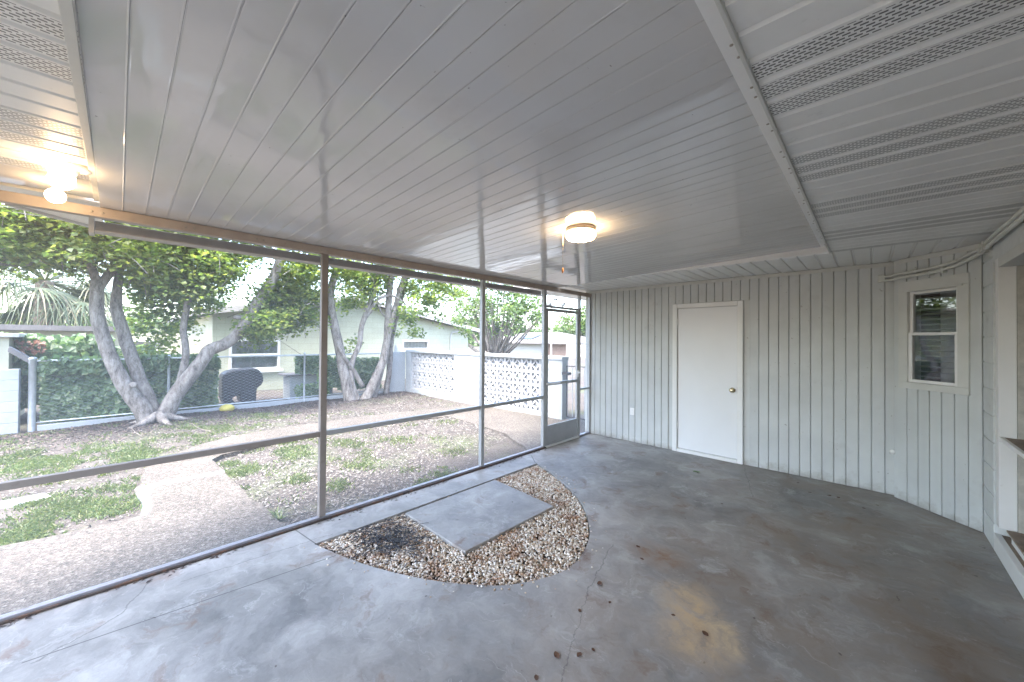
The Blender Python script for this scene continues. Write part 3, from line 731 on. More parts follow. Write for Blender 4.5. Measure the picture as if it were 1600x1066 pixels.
MB().box((XS-.024, 5.213, .76), (XS+.02, 5.477, .79)).build('rail', 'alu', sc)
MB().box((XS-.024, 4.316, 2.055), (XS+.02, 5.174, 2.085)).build('rail', 'alu', sc)
def panel(y0, y1, z0, z1, par=sc):
    MB().add([(XS-.004, y0, z0), (XS-.004, y1, z0), (XS-.004, y1, z1), (XS-.004, y0, z1)], [(0, 1, 2, 3)]).build('screen_panel', 'screen', par)
for a, b_ in ((-.93, 1.205), (1.257, 3.055), (3.105, 4.255)):
    panel(a, b_, .03, RZ0); panel(a, b_, RZ1, BZ0)
panel(5.212, 5.478, .03, .76); panel(5.212, 5.478, .79, BZ0); panel(4.315, 5.175, 2.085, BZ0)
# screen door
dm = MB(); y0, y1, z0, z1, fr = 4.322, 5.168, .028, 2.045, .045
for q in ((y0, y0+fr, z0, z1), (y1-fr, y1, z0, z1), (y0+fr, y1-fr, z1-fr, z1), (y0+fr, y1-fr, z0, z0+.03)):
    dm.box((XS-.018, q[0], q[2]), (XS+.014, q[1], q[3]))
sdoor = dm.build('screen_door', 'alu', sc, bevel=.002)
MB().box((XS-.015, y0+fr, .90), (XS+.012, y1-fr, .945)).build('crossbar', 'alu', sdoor, bevel=.002)
MB().box((XS-.010, y0+fr, .059), (XS+.006, y1-fr, .285)).build('kick_plate', 'alu', sdoor)
MB().box((XS-.012, y0+fr, .286), (XS+.011, y1-fr, .312)).build('kick_rail', 'alu', sdoor, bevel=.002)
q = MB(); q.box((XS+.0145, y1-.035, .98), (XS+.024, y1-.01, 1.09)); q.tube([(XS+.024, y1-.022, 1.06), (XS+.055, y1-.022, 1.055), (XS+.058, y1-.06, 1.045), (XS+.055, y1-.10, 1.03)], .007, 8); q.build('handle', 'white_alu', sdoor)
q = MB(); q.tube([(XS+.03, y0+.02, .93), (XS+.05, y0+.15, .925), (XS+.045, y0+.30, .93)], .012, 8); q.box((XS+.0145, y0+.0, .915), (XS+.04, y0+.03, .945)); q.build('door_closer', 'white_alu', sdoor)
for z in (.25, 1.0, 1.8): MB().box((XS+.0145, y0-.012, z), (XS+.02, y0+.02, z+.08)).build('hinge', 'alu', sdoor)
panel(y0+fr, y1-fr, .312, .90, sdoor); panel(y0+fr, y1-fr, .945, z1-fr, sdoor)

# ---------------------------------------------------------------- lamps
def drum_lamp():
    c = Vector((-1.60, 2.43, 0)); z = pz(c.x)-.002
    r = empty('ceiling_lamp', (c.x, c.y, z), 'lit drum-shaped ceiling lamp with pull chain on the pan roof', 'lamp')
    MB().lathe([(0, 0), (.106, 0), (.111, -.010), (.110, -.028), (.101, -.032), (0, -.032)][::-1], (c.x, c.y, z), k=40).build('base', 'beam', r, True)
    gl = MB().lathe([(.098, -.027), (.110, -.035), (.112, -.064), (.101, -.082), (.055, -.089), (0, -.090)][::-1], (c.x, c.y, z), k=40); gl.build('globe', lamp_mat(6.0), r, True)
    p0 = Vector((c.x-.105, c.y-.085, z-.03)); ch = MB(); ch.tube([p0, p0-Vector((0, 0, .27))], .0014, 5); ch.build('pull_chain', 'brass', r)
    MB().lathe([(0, 0), (.006, -.006), (.008, -.03), (.004, -.045), (0, -.046)][::-1], p0-Vector((0, 0, .27)), k=12).build('chain_pull', 'wood_pull', r, True)
drum_lamp()
def globe_lamp():
    p = PZ(118, 262, SZ-.004)
    r = empty('globe_lamp', (p.x, p.y, SZ), 'lit twin-bulb lamp on the vented soffit by the header beam', 'lamp')
    MB().lathe([(0, 0), (.06, 0), (.056, -.012), (.036, -.02), (0, -.02)][::-1], (p.x, p.y, SZ-.003), k=24).build('base', 'white_alu', r, True)
    lm = lamp_mat(4.0)
    for (u, v, dz, sc_) in ((97, 281, .085, 1.0), (87, 306, .075, .85)):
        c = PZ(u, v, SZ-dz); a0 = Vector((p.x, p.y, SZ-.018)); ax = (c-a0); L = ax.length; ax.normalize()
        MB().tube([a0, a0+ax*(L-.05*sc_)], .016, 10).build('socket', 'white_alu', r, True)
        pr_ = [(.0, -.05), (.018, -.048), (.030, -.036), (.043, -.014), (.046, .006), (.040, .028), (.024, .042), (0, .047)]
        MB().lathe([(a*sc_, b_*sc_) for a, b_ in pr_], c, ax, 26).build('globe', lm, r, True)
globe_lamp()
def flood_lamp():
    c = PY(868, 452, 6.0); c = Vector((c.x, 6.0, SZ))
    r = empty('flood_lamp', c, 'grey twin-head flood lamp under the outside eave past the screen door', 'lamp')
    MB().lathe([(0, 0), (.05, 0), (.05, -.02), (0, -.02)][::-1], c, k=16).build('base', 'galv', r, True)
    for dx in (-.09, .09):
        a = c+Vector((0, 0, -.02)); e = c+Vector((dx*.9, dx*.6, -.07)); ax = Vector((dx*1.2, .05, -.12)).normalized()
        MB().tube([a, e], .012, 8).build('arm', 'galv', r)
        MB().lathe([(0, 0), (.03, 0), (.035, .04), (.058, .10), (.055, .105), (0, .098)], e, ax, 18).build('head', 'galv', r, True)
flood_lamp()

# ---------------------------------------------------------------- conduits
cp = empty('conduit', DP(.3, 2.27, 0), 'pair of painted conduit pipes clipped above the small window', 'pipe')
def far_p(u, v, o=.02): p = PY(u, v, YF); return Vector((p.x, YF-o, p.z))
for k, zz in enumerate((2.262, 2.222)):
    e0 = Vector((A.x-.10, YF-.03, zz-.003))
    pts = [e0, Vector((A.x-.03, YF-.05, zz-.002)), DP(.03, zz, .034), DP(.20, zz, .034), DP(.36, zz+.006, .034), DP(.50, zz+.026, .036), DP(.60, zz+.055, .05)]
    hx = XH-.035
    pts += [Vector((hx, 4.80, zz+.078)), Vector((hx, 4.4, zz+.085)), Vector((hx, 3.6, zz+.085)), Vector((hx, 2.0, zz+.085))]
    MB().tube(spline(pts, 5), .0145, 10).build('pipe', 'pipe', cp, True)
    for s_ in (.09+.10*k*.3, .20+.12*k, .42):
        q = MB(); dbox(q, s_-.008, s_+.008, zz-.018, zz+.02, .0, .048); q.build('clamp', 'pipe', cp, bevel=.002)
q = MB(); q.box((A.x-.145, YF-.045, 2.205), (A.x-.09, YF-.004, 2.28)); q.build('coupling', 'pipe', cp, bevel=.006)
for y in (4.72, 4.60): MB().box((XH-.055, y, 2.285), (XH-.001, y+.025, 2.365)).build('clamp', 'pipe', cp, bevel=.004)

# ---------------------------------------------------------------- gravel pit
def in_poly(x, y, poly):
    c = False; j = len(poly)-1
    for i in range(len(poly)):
        xi, yi = poly[i]; xj, yj = poly[j]
        if (yi > y) != (yj > y) and x < (xj-xi)*(y-yi)/(yj-yi)+xi: c = not c
        j = i
    return c
def ico(sub):
    bm = bmesh.new(); bmesh.ops.create_icosphere(bm, subdivisions=sub, radius=1)
    v = [p.co.copy() for p in bm.verts]; f = [tuple(q.index for q in p.verts) for p in bm.faces]; bm.free(); return v, f
IV, IF = ico(1); IV2, IF2 = ico(2)
PV = [(-3.035, 1.80), (-3.045, 2.93), (-2.16, 2.86), (-2.165, 1.785)]
gv = MB()
pin = [(x*.985+(-2.4)*.015, y*.99+2.35*.01) for x, y in pit]
cnt = 0
while cnt < 15000:
    x = random.uniform(-3.07, -1.5); y = random.uniform(1.05, 3.7)
    if not in_poly(x, y, pin): continue
    if -3.0 < x < -2.2 and 1.84 < y < 2.82: continue
    cnt += 1
    s_ = random.uniform(.006, .0125); m3 = Matrix.Rotation(random.uniform(0, 6.3), 3, 'Z') @ Matrix.Rotation(random.uniform(-.6, .6), 3, 'X')
    sx, sy, szz = s_*random.uniform(.9, 1.4), s_*random.uniform(.7, 1.0), s_*random.uniform(.5, .8)
    z = -.035+random.uniform(0, .022)+.006*noise.noise(Vector((x*4, y*4, 0)))
    o = Vector((x, y, z))
    gv.add([o+m3 @ Vector((p.x*sx, p.y*sy, p.z*szz)) for p in IV], IF)
for i in range(70):
    k = random.randrange(3, len(pit)); x, y = pit[k]; c = Vector((x+2.4, y-2.35, 0)).normalized()*abs(random.gauss(.03, .05)); x += c.x+random.gauss(0, .03); y += c.y+random.gauss(0, .03)
    if in_poly(x, y, pit): continue
    s_ = random.uniform(.004, .009); m3 = Matrix.Rotation(random.uniform(0, 6.3), 3, 'Z')
    gv.add([Vector((x, y, s_*.55))+m3 @ Vector((p.x*s_*1.2, p.y*s_*.9, p.z*s_*.6)) for p in IV], IF)
tag(gv.build('gravel', 'pebble', None, True), 'white and rust pebbles filling the half-oval pit in the porch floor', 'gravel', kind='stuff')
pvm = MB(); pvm.prism([(x, y, -.05) for x, y in PV], (0, 0, .055)); tag(pvm.build('concrete_paver', 'paver', None, bevel=.008), 'square grey concrete paver lying in the gravel pit', 'paver')
# dark twig litter heap in the gravel
tw = MB()
for i in range(520):
    c = Vector((-2.74+random.gauss(0, .17), 1.50+random.gauss(0, .13), -.008+random.uniform(0, .015))); a = random.uniform(0, 6.3); L = random.uniform(.02, .09)
    if not in_poly(c.x, c.y, pin): continue
    d_ = Vector((math.cos(a), math.sin(a), random.uniform(-.15, .2)))*L; tw.tube([c-d_/2, c+d_/2], random.uniform(.0012, .003), 4)
tag(tw.build('twig_litter', 'dark'), 'dark scatter of rotted twigs on the pale gravel', 'litter', kind='stuff')

# dry leaves on the floor
def leaf_obj(name, p, s_, rz, mat, label, cat, group):
    mb = MB(); pts = []
    for i in range(9):
        t_ = i/8; wv = math.sin(math.pi*t_)**.8*.32*s_
        cz = .10*s_*(2*t_-1)**2*random.uniform(.3, 1)
        for j, sgn in enumerate((-1, 0, 1)): mb.v.append(((t_-.5)*s_, sgn*wv, cz+abs(sgn)*wv*random.uniform(.05, .5)+.002))
    mb.f = [(i*3+j, i*3+j+1, (i+1)*3+j+1, (i+1)*3+j) for i in range(8) for j in range(2)]
    o = mb.build(name, mat, None, True); o.location = p; o.rotation_euler = (0, 0, rz)
    return tag(o, label, cat, group)
LG = 'dry leaves on the porch floor'
for L_, spots in (('curled brown leaf on the floor just off the gravel pit edge', ((937, 913, .06), (953, 942, .03))),
                  ('brown leaf crumb lying inside the tan floor stain', ((1102, 991, .05), (1052, 962, .03))),
                  ('small dark dry leaf on the floor below the board wall, right of the door', ((1296, 775, .05), (1310, 778, .045), (1265, 770, .04), (1350, 795, .04), (1247, 755, .035), (1371, 790, .03))),
                  ('rusty dry leaf on the brown patch between gravel pit and tan stain', ((997, 855, .045), (1003, 874, .04), (1128, 788, .03))),
                  ('curled dark leaf on open grey floor between gravel pit and tan stain', ((870, 1025, .055), (905, 1024, .045), (906, 955, .035), (838, 1060, .04), (927, 1016, .03)))):
    for (u, v, s_) in spots:
        leaf_obj('dry_leaf', PZ(u, v, 0), s_*.85, random.uniform(0, 6.3), 'dry_leaf', L_, 'leaf', LG)
p = PZ(1088, 738, 0); leaf_obj('green_leaf', p, .09, .4, 'ivy', 'withered green leaf on the floor in front of the white door', 'leaf', None)
db = MB()
for i in range(420):
    y = random.uniform(-.9, 4.3); x = XS+.03+abs(random.gauss(0, .03)); 
    if noise.noise(Vector((y*1.6, 0, 3))) < -.05: continue
    a = random.uniform(0, 6.3); L = random.uniform(.006, .022); d_ = Vector((math.cos(a), math.sin(a), 0))*L; n_ = Vector((-d_.y, d_.x, 0))*random.uniform(.2, .5)
    c = Vector((x, y, .002+random.uniform(0, .006))); db.add([c-d_, c+n_, c+d_, c-n_+Vector((0, 0, .003))], [(0, 1, 2, 3)])
tag(db.build('debris', 'chip'), 'brown leaf crumbs gathered along the screen wall base track', 'litter', kind='stuff')

# ================================================================== YARD
# chain-link fence
FX = -10.6; FY0, FY1, FZ1 = -1.03, 5.62, 1.16
fe = empty('chain_link_fence', (FX, 2.5, 0), 'galvanised chain-link fence behind the trees, partly under ivy', 'fence')
for i, y in enumerate((FY0, .73, 3.32, FY1)):
    r_ = .045 if i == 0 else .024
    MB().lathe([(r_, -.1), (r_, FZ1+.01), (r_*1.15, FZ1+.012), (r_*1.1, FZ1+.03), (r_*.5, FZ1+.05), (0, FZ1+.053)], (FX+.03, y, 0), k=14).build('post', 'galv', fe, True)
MB().tube([(FX+.03, FY0, FZ1-.02), (FX+.03, FY1, FZ1-.02)], .019, 10).build('top_rail', 'galv', fe, True)
MB().tube([(FX+.02, FY0, .06), (FX+.02, FY1, .06)], .013, 8).build('bottom_rail', 'galv', fe, True)
MB().box((FX-.10, FY0+.06, GZ-.08), (FX+.05, FY1, .012)).build('curb', 'white_block', fe, bevel=.01)
ml = MB(); dp = .066; y = FY0+.05; i = 0
while y < FY1-.05:
    pts = []; zz = .05; k = 0
    while zz < FZ1-.02:
        pts.append((FX+(.004 if (k+i) % 2 else -.004), y+(dp*.5 if (k+i) % 2 else -dp*.5)*1.02, zz)); zz += dp*.5; k += 1
    ml.tube(pts, .0026, 3, False); y += dp; i += 1
tag(ml.build('mesh_wire', 'galv', fe), kind='stuff')

# white block corner pier and the post shed at the left end of the fence
pr_ = empty('block_pier', (FX, -1.5, 0), 'white painted block wall stub at the fence end post', 'wall')
for c in range(6):
    for k, (a, b_) in enumerate(((-1.56, -1.16), (-1.97, -1.57)) if c % 2 == 0 else ((-1.36, -1.16), (-1.77, -1.37), (-1.97, -1.78))):
        MB().box((FX-.1, a, -.08+c*.182), (FX+.1, b_-.006, -.08+c*.182+.177)).build('block', 'white_block', pr_, bevel=.004)
MB().box((FX-.09, -1.96, -.1), (FX+.09, -1.165, 1.0)).build('core', 'white_block', pr_)
sh = empty('cream_shed', (FX-.9, -2, 0), 'small cream shed corner with flat roof beside the white block stub', 'shed')
MB().box((FX-2.6, -3.4, -.1), (FX-.75, PX(14, 540, FX-.75).y, 1.55)).build('wall', 'cream', sh)
MB().box((FX-2.7, -3.5, 1.551), (FX-.62, PX(31, 530, FX-.62).y, 1.62)).build('roof', 'fascia_w', sh, bevel=.01)
a, b_ = PX(17, 541, FX-.35), PX(60, 565, FX-.35)
pk = MB(); dv = b_-a; pk.obox(a, dv, (.15, 0, 0), (0, -.02, -.09)); tag(pk.build('plank', 'dark_roof', None, bevel=.01), 'weathered grey plank leaning over the ivy beside the cream shed', 'plank')

# breeze-block wall
YB = 6.3; WZ1 = 1.17
bw = empty('breeze_block_wall', (-7.4, YB, 0), 'low white breeze-block garden wall with two pierced panels', 'wall')
MB().box((-10.5, YB-.12, WZ1), (-4.5, YB+.12, 1.24)).build('coping', 'white_block', bw, bevel=.01)
def solid(x0, x1, z0, z1):
    bw_ = .4; c = 0; z = z0
    while z < z1-.01:
        x = x0-(.2 if c % 2 else 0)
        while x < x1-.01:
            a = max(x, x0); b2 = min(x+bw_, x1)
            if b2-a > .02: MB().box((a+.003, YB-.1, z+.003), (b2-.003, YB+.1, min(z+.2, z1)-.003)).build('block', 'white_block', bw, bevel=.004)
            x += bw_
        z += .2; c += 1
    MB().box((x0+.006, YB-.094, z0), (x1-.006, YB+.094, z1)).build('mortar', 'white_block', bw)
solid(-10.5, -10.2, -.1, WZ1); solid(-8.05, -6.98, -.1, WZ1); solid(-4.86, -4.5, -.1, WZ1)
solid(-10.2, -8.05, -.1, .07)
MB().box((-6.98, YB-.1, -.1), (-4.86, YB+.1, .02)).build('footing', 'white_block', bw)
def breeze_mesh(s_):
    mb = MB(); h = s_/2-.002; t_ = .024; d = .05
    for a, b2 in (((-h, -h), (h, -h+t_)), ((-h, h-t_), (h, h)), ((-h, -h+t_), (-h+t_, h-t_)), ((h-t_, -h+t_), (h, h-t_))):
        mb.box((a[0], -d, a[1]), (b2[0], d, b2[1]))
    # four curved bars joining the middles of the sides (pierced petals)
    rr = h-.004
    for cx, cz in ((-h, -h), (h, -h), (h, h), (-h, h)):
        st = math.atan2(-cz, -cx)-math.pi/4; po = []
        for k in range(7):
            a = st+math.pi/2*k/6; po.append((cx+math.cos(a)*(rr+.012), cz+math.sin(a)*(rr+.012)))
        for k in range(6, -1, -1):
            a = st+math.pi/2*k/6; po.append((cx+math.cos(a)*(rr-.016), cz+math.sin(a)*(rr-.016)))
        n_ = 14
        mb.add([(x, -d*.9, z) for x, z in po]+[(x, d*.9, z) for x, z in po], [(k, k+1, 12-k, 13-k) for k in range(6)]+[(14+13-k, 14+12-k, 14+k+1, 14+k) for k in range(6)]+[(k, (k+14), (k+1) % 14+14, (k+1) % 14) for k in range(14)])
    return mb.mesh('breeze_block')
for x0, x1, z0, z1, nc, nr in ((-10.2, -8.05, .07, WZ1, 8, 4), (-6.98, -4.86, .02, WZ1, 8, 4)):
    cw_, ch_ = (x1-x0)/nc, (z1-z0)/nr
    bme = breeze_mesh(.27)
    for i in range(nc):
        for j in range(nr): inst(bme, 'breeze_block', 'breeze', bw, (x0+(i+.5)*cw_, YB, z0+(j+.5)*ch_), None, (cw_/.27, 1, ch_/.27))
# short return wall by the fence
rwall = MB().box((FX-.08, 5.66, -.1), (FX+.08, YB-.1, 1.18)); tag(rwall.build('garden_wall', 'white_block', None, bevel=.01), 'short plain white wall joining the fence to the breeze-block wall', 'wall')
for yy in (5.80, 6.02):
    q = MB(); q.prism([(FX-.22, yy-.05, -.1), (FX-.22, yy+.05, -.1), (FX-.22, yy+.05, 1.26), (FX-.22, yy+.03, 1.36), (FX-.22, yy, 1.40), (FX-.22, yy-.03, 1.36), (FX-.22, yy-.05, 1.26)], (.04, 0, 0))
    tag(q.build('picket', 'fascia_w', None, bevel=.004), 'white round-topped picket behind the short garden wall', 'picket', 'white pickets behind the garden wall')
# tube gate
gt = empty('tube_gate', (-4.0, YB, 0), 'thin grey tube gate between the breeze-block wall and the house', 'gate')
gm = MB(); gx0, gx1 = -4.46, -3.62
gm.tube([(gx0, YB, .03), (gx0, YB, 1.05), (gx1, YB, 1.05), (gx1, YB, .03), (gx0, YB, .03)], .014, 8); gm.build('frame', 'dark', gt)
for k in range(1, 6): MB().tube([(gx0+(gx1-gx0)*k/6, YB, .04), (gx0+(gx1-gx0)*k/6, YB, 1.04)], .006, 6).build('bar', 'galv', gt)
MB().box((gx0-.03, YB-.135, .88), (gx0+.12, YB-.02, .93)).build('latch', 'dark', gt)
# the house wing past the far wall
wing = MB().box((-3.56, YF+.13, -.1), (XH+.3, 9.4, SZ+.003)); tag(wing.build('house_wing', 'block'), 'pale outer wall of the house past the screen door', 'wall')

# trees ------------------------------------------------------------
def limb(mb, pts, xs, wpx, k=10):
    """pts in pixels; xs = the plane X of each point; wpx = width in pixels"""
    P = []; Rr = []
    for i, (u, v) in enumerate(pts):
        x = xs if not hasattr(xs, '__len__') else xs[0]+(xs[1]-xs[0])*i/(len(pts)-1)
        p = PX(u, v, x); P.append(p); dep = (p-CAMP).dot(fw2); Rr.append(wpx[i]*.5*dep/F*dep/((p-CAMP).length*fw2.length)*.95)
    sp = spline(P, 5); rr = interp(Rr, 5)
    sp = [q+Vector((noise.noise(q*2.1), noise.noise(q*2.1+Vector((5, 5, 5))), 0))*min(.03, r_*.35) for q, r_ in zip(sp, rr)]
    mb.tube(sp, rr, k, True, .05); return sp
def leaf_faces(mb, c, rad, n, size, flat=.7, droop=.3):
    for _ in range(n):
        d = Vector((random.gauss(0, 1), random.gauss(0, 1), random.gauss(0, flat))); d = d.normalized()*rad*random.random()**.45
        p = c+d; s_ = size*random.uniform(.6, 1.25)
        nrm = Vector((random.gauss(0, .6), random.gauss(0, .6), 1)).normalized()
        t_ = nrm.orthogonal(); t_.rotate(Matrix.Rotation(random.uniform(0, 6.3), 3, nrm)); t_ = (t_-Vector((0, 0, droop*random.random()))).normalized(); b_ = nrm.cross(t_).normalized()
        q = nrm*(.12*s_)
        k = len(mb.v)
        mb.v += [tuple(p-t_*s_*.5), tuple(p+b_*s_*.48+q-t_*.06*s_), tuple(p+t_*s_*.55-q), tuple(p-b_*s_*.48+q-t_*.06*s_), tuple(p+t_*s_*.02)]
        mb.f += [(k, k+4, k+1), (k+1, k+4, k+2), (k+2, k+4, k+3), (k+3, k+4, k)]
def crown(root, blobs, X, dens, size, mat, tmb=None, rad=(.22, .42), per=34, depth=1.0):
    mb = MB()
    for (u, v, ru, rv, dn, *off) in blobs:
        n = max(2, int(ru*rv*dens*dn))
        for _ in range(n):
            a = random.uniform(0, 6.3); r_ = random.random()**.5
            x = X+random.gauss(0, .55 if not off else .3)*depth+(off[0] if off else 0)
            p = PX(u+math.cos(a)*r_*ru, v+math.sin(a)*r_*rv, x)
            leaf_faces(mb, p, random.uniform(*rad), random.randint(int(per*.6), int(per*1.4)), size, .55)
            if tmb is not None and dn > .75 and random.random() < .24:
                e = p+Vector((random.gauss(0, .25), random.gauss(0, .3), random.uniform(-.5, -.1)))
                mid = (p+e)/2+Vector((random.gauss(0, .05), random.gauss(0, .05), .06)); tmb.tube(spline([e, mid, p], 3), [.006]*3+[.005]*3+[.003], 5)
    o = mb.build('crown', mat, root); return o
t1 = empty('multi_trunk_tree', PZ(245, 657, GZ), 'grey multi-trunk tree leaning out by the chain-link fence, next to the ivy', 'tree')
tb = MB(); TX = -10.0
limb(tb, [(238, 668), (220, 634), (194, 600), (172, 560), (160, 530), (153, 495), (150, 460), (149, 438)], (TX, TX-.1), [40, 34, 30, 28, 27, 26, 25, 23], 14)
limb(tb, [(152, 448), (143, 420), (126, 388), (108, 350), (95, 300), (80, 230)], (TX-.1, TX+.2), [20, 16, 13, 12, 10, 7])
limb(tb, [(152, 450), (166, 432), (181, 408), (187, 372), (180, 335), (178, 280), (190, 200)], (TX-.1, TX-.3), [20, 18, 17, 15, 14, 12, 8])
limb(tb, [(246, 660), (236, 628), (221, 592), (204, 555), (189, 508), (182, 478), (185, 430), (200, 380), (210, 320)], (TX-.1, TX-.6), [30, 26, 25, 25, 24, 22, 16, 12, 9], 12)
limb(tb, [(256, 668), (270, 625), (296, 588), (316, 562), (328, 547), (352, 537), (376, 517), (398, 482), (420, 446), (437, 410), (452, 370), (475, 310)], (TX, TX+.3), [38, 31, 28, 25, 25, 22, 20, 19, 18, 16, 14, 10], 14)
limb(tb, [(272, 618), (284, 588), (290, 548), (288, 512), (292, 482), (298, 452), (306, 428)], (TX-.1, TX-.4), [17, 15, 13, 12, 12, 11, 10])
limb(tb, [(298, 452), (291, 425), (285, 395), (278, 350)], (TX-.3, TX-.5), [9, 8, 7, 5])
limb(tb, [(303, 438), (316, 415), (325, 390), (340, 350)], (TX-.4, TX-.5), [9, 8, 7, 5])
limb(tb, [(120, 385), (80, 402), (40, 414), (0, 413), (-60, 405)], (TX-.0, TX+.6), [9, 8, 8, 7, 6])
limb(tb, [(108, 352), (60, 345), (20, 330), (-20, 300)], (TX, TX+.5), [7, 6, 5, 4])
for a in range(5):
    an = a*1.25+.3; c = PZ(248, 659, GZ+.02); tb.tube(spline([c+Vector((0, 0, .12)), c+Vector((math.cos(an)*.25, math.sin(an)*.25, .03)), c+Vector((math.cos(an)*.5, math.sin(an)*.5, -.03))], 3), [.10, .09, .08, .06, .045, .03, .02], 7)
tb.lathe([(.02, .02), (.05, .03), (.055, .05), (.035, .06), (0, .05)], PX(208, 601, TX+.14), (1, 0, 0), 10)
tb.lathe([(.02, .0), (.09, .01), (.11, .05), (.05, .08), (0, .07)], PX(373, 499, TX+.2), (.3, 0, 1), 10)
B1 = [(30, 350, 60, 34, 1), (95, 362, 50, 34, 1), (60, 392, 60, 24, .8), (20, 405, 40, 14, .5), (190, 372, 45, 32, 1), (235, 400, 40, 38, 1), (228, 440, 32, 30, .6, -1.0), (262, 462, 34, 30, .6, -.9), (300, 392, 48, 30, 1), (345, 405, 34, 30, 1), (330, 442, 24, 22, .7), (272, 512, 26, 18, .45, -1.1), (245, 545, 18, 26, .35, -1.3), (222, 500, 20, 30, .35, -1.2), (380, 395, 26, 14, .7), (290, 440, 30, 26, .7), (300, 470, 26, 22, .6, -.8), (335, 470, 18, 18, .5, -.6), (130, 400, 26, 22, .6, -.5), (205, 560, 12, 16, .35, -1.2),
      (130, 320, 120, 30, .5), (300, 340, 120, 34, .5), (-60, 360, 60, 60, .5), (100, 240, 200, 70, .25), (340, 260, 140, 70, .25)]
crown(t1, B1, TX-.1, .046, .085, 'leaf', tb, per=52, depth=.9)
tb.build('trunk', 'bark', t1, True)
t2 = empty('clump_tree', PZ(565, 622, GZ), 'clump of slender pale stems with dark leaves before the breeze-block wall', 'tree')
tb = MB(); TX2 = -10.1
limb(tb, [(549, 632), (540, 598), (530, 548), (521, 503), (516, 465), (522, 430), (526, 395), (520, 340)], (TX2, TX2-.2), [23, 18, 16, 15, 13, 12, 10, 8], 12)
limb(tb, [(559, 628), (549, 594), (552, 562), (561, 540), (566, 508), (576, 478), (586, 452), (590, 420), (600, 360)], (TX2, TX2), [13, 10, 9, 9, 9, 9, 8, 8, 5])
limb(tb, [(568, 630), (584, 600), (598, 566), (604, 530), (606, 490), (609, 450), (613, 420), (620, 360)], (TX2, TX2-.1), [21, 17, 14, 12, 11, 11, 10, 7], 12)
limb(tb, [(582, 628), (594, 585), (602, 545), (611, 505), (621, 468), (632, 430), (640, 380)], (TX2-.1, TX2+.1), [14, 11, 9, 9, 10, 9, 7], 12)
limb(tb, [(604, 616), (609, 575), (611, 542), (616, 510), (625, 478), (634, 440), (645, 390)], (TX2-.3, TX2-.2), [11, 9, 8, 8, 7, 7, 5])
limb(tb, [(566, 502), (578, 488), (588, 470), (604, 463), (618, 464), (634, 476)], (TX2, TX2+.3), [6, 6, 6, 5, 4, 3], 7)
limb(tb, [(528, 540), (538, 560), (552, 578), (566, 604)], (TX2+.1, TX2), [6, 7, 8, 9], 7)
limb(tb, [(566, 470), (563, 440), (558, 400)], (TX2, TX2+.2), [4, 4, 3], 6)
limb(tb, [(608, 455), (604, 445), (596, 400)], (TX2, TX2-.2), [6, 6, 5], 7)
limb(tb, [(606, 500), (596, 488), (588, 470)], (TX2, TX2), [3, 3, 3], 6)
limb(tb, [(519, 476), (470, 484), (445, 490), (432, 496)], (TX2-.1, TX2+.3), [4, 4, 3, 2], 6)
B2 = [(470, 428, 34, 22, 1), (438, 462, 30, 30, 1), (410, 505, 28, 22, 1), (400, 525, 20, 12, .8), (470, 470, 34, 26, 1), (488, 500, 16, 14, .6), (545, 428, 30, 20, 1), (548, 458, 16, 20, .7), (540, 485, 12, 10, .6), (600, 425, 40, 12, .9), (585, 470, 18, 14, .3), (650, 452, 24, 14, .9), (640, 490, 14, 22, .6), (622, 515, 9, 12, .5), (690, 460, 22, 16, .7), (720, 470, 14, 14, .5), (545, 545, 14, 16, .18), (720, 510, 14, 14, .4), (690, 500, 10, 10, .3), (700, 450, 30, 12, .7), (425, 485, 28, 26, .9), (455, 500, 26, 18, .8), (660, 475, 24, 16, .7), (675, 440, 30, 14, .8), (570, 445, 30, 18, .7), (645, 512, 12, 12, .5),
      (520, 380, 130, 26, .5), (640, 400, 70, 20, .5), (540, 300, 160, 50, .2)]
crown(t2, B2, TX2-.1, .055, .088, 'leaf', tb, rad=(.2, .36), per=50, depth=.8)
tb.build('trunk', 'bark', t2, True)

# ivy and hedge ------------------------------------------------------
def leaf_bank(name, label, boxes, n, size, mat, cat, kind='stuff', flatn=.5):
    mb = MB(); tot = sum((b[1]-b[0])*(b[3]-b[2]) for b in boxes)
    for (y0, y1, z0, z1, x0, x1) in boxes:
        for _ in range(int(n*(y1-y0)*(z1-z0)/tot)):
            y = random.uniform(y0, y1); z = z0+(z1-z0)*random.random()
            e = noise.noise(Vector((y*2.3, z*2.3, 3.3)))
            if z > z1-.12*(1+e*3)*random.random()-.02 and e < .2 and random.random() < .7: continue
            x = random.uniform(x0, x1)+.07*e
            p = Vector((x, y, z)); s_ = size*random.uniform(.6, 1.3)
            nrm = Vector((.7+random.gauss(0, .5), random.gauss(0, .7), .5+random.gauss(0, .6))).normalized(); t_ = Vector((.3, random.gauss(0, 1), -.6+random.gauss(0, .5))); t_ = (t_-nrm*t_.dot(nrm)).normalized(); b_ = nrm.cross(t_)
            k = len(mb.v); q = nrm*.12*s_
            mb.v += [tuple(p-t_*s_*.45), tuple(p+b_*s_*.5+q-t_*.1*s_), tuple(p+t_*s_*.6), tuple(p-b_*s_*.5+q-t_*.1*s_), tuple(p)]
            mb.f += [(k, k+4, k+1), (k+1, k+4, k+2), (k+2, k+4, k+3), (k+3, k+4, k)]
    return tag(mb.build(name, mat), label, cat, kind=kind)
leaf_bank('ivy', 'green ivy matted over the chain-link fence and hanging on it', [(FY0+.1, 1.55, .0, 1.14, FX-.22, FX-.03), (FY0+.1, 1.55, .9, 1.19, FX-.1, FX+.07), (3.15, 3.75, .68, 1.10, FX-.12, FX-.02), (3.72, 4.25, .25, 1.08, FX-.15, FX-.02), (4.25, 5.45, .15, 1.0, FX-.2, FX-.03)], 13000, .115, 'ivy', 'ivy')
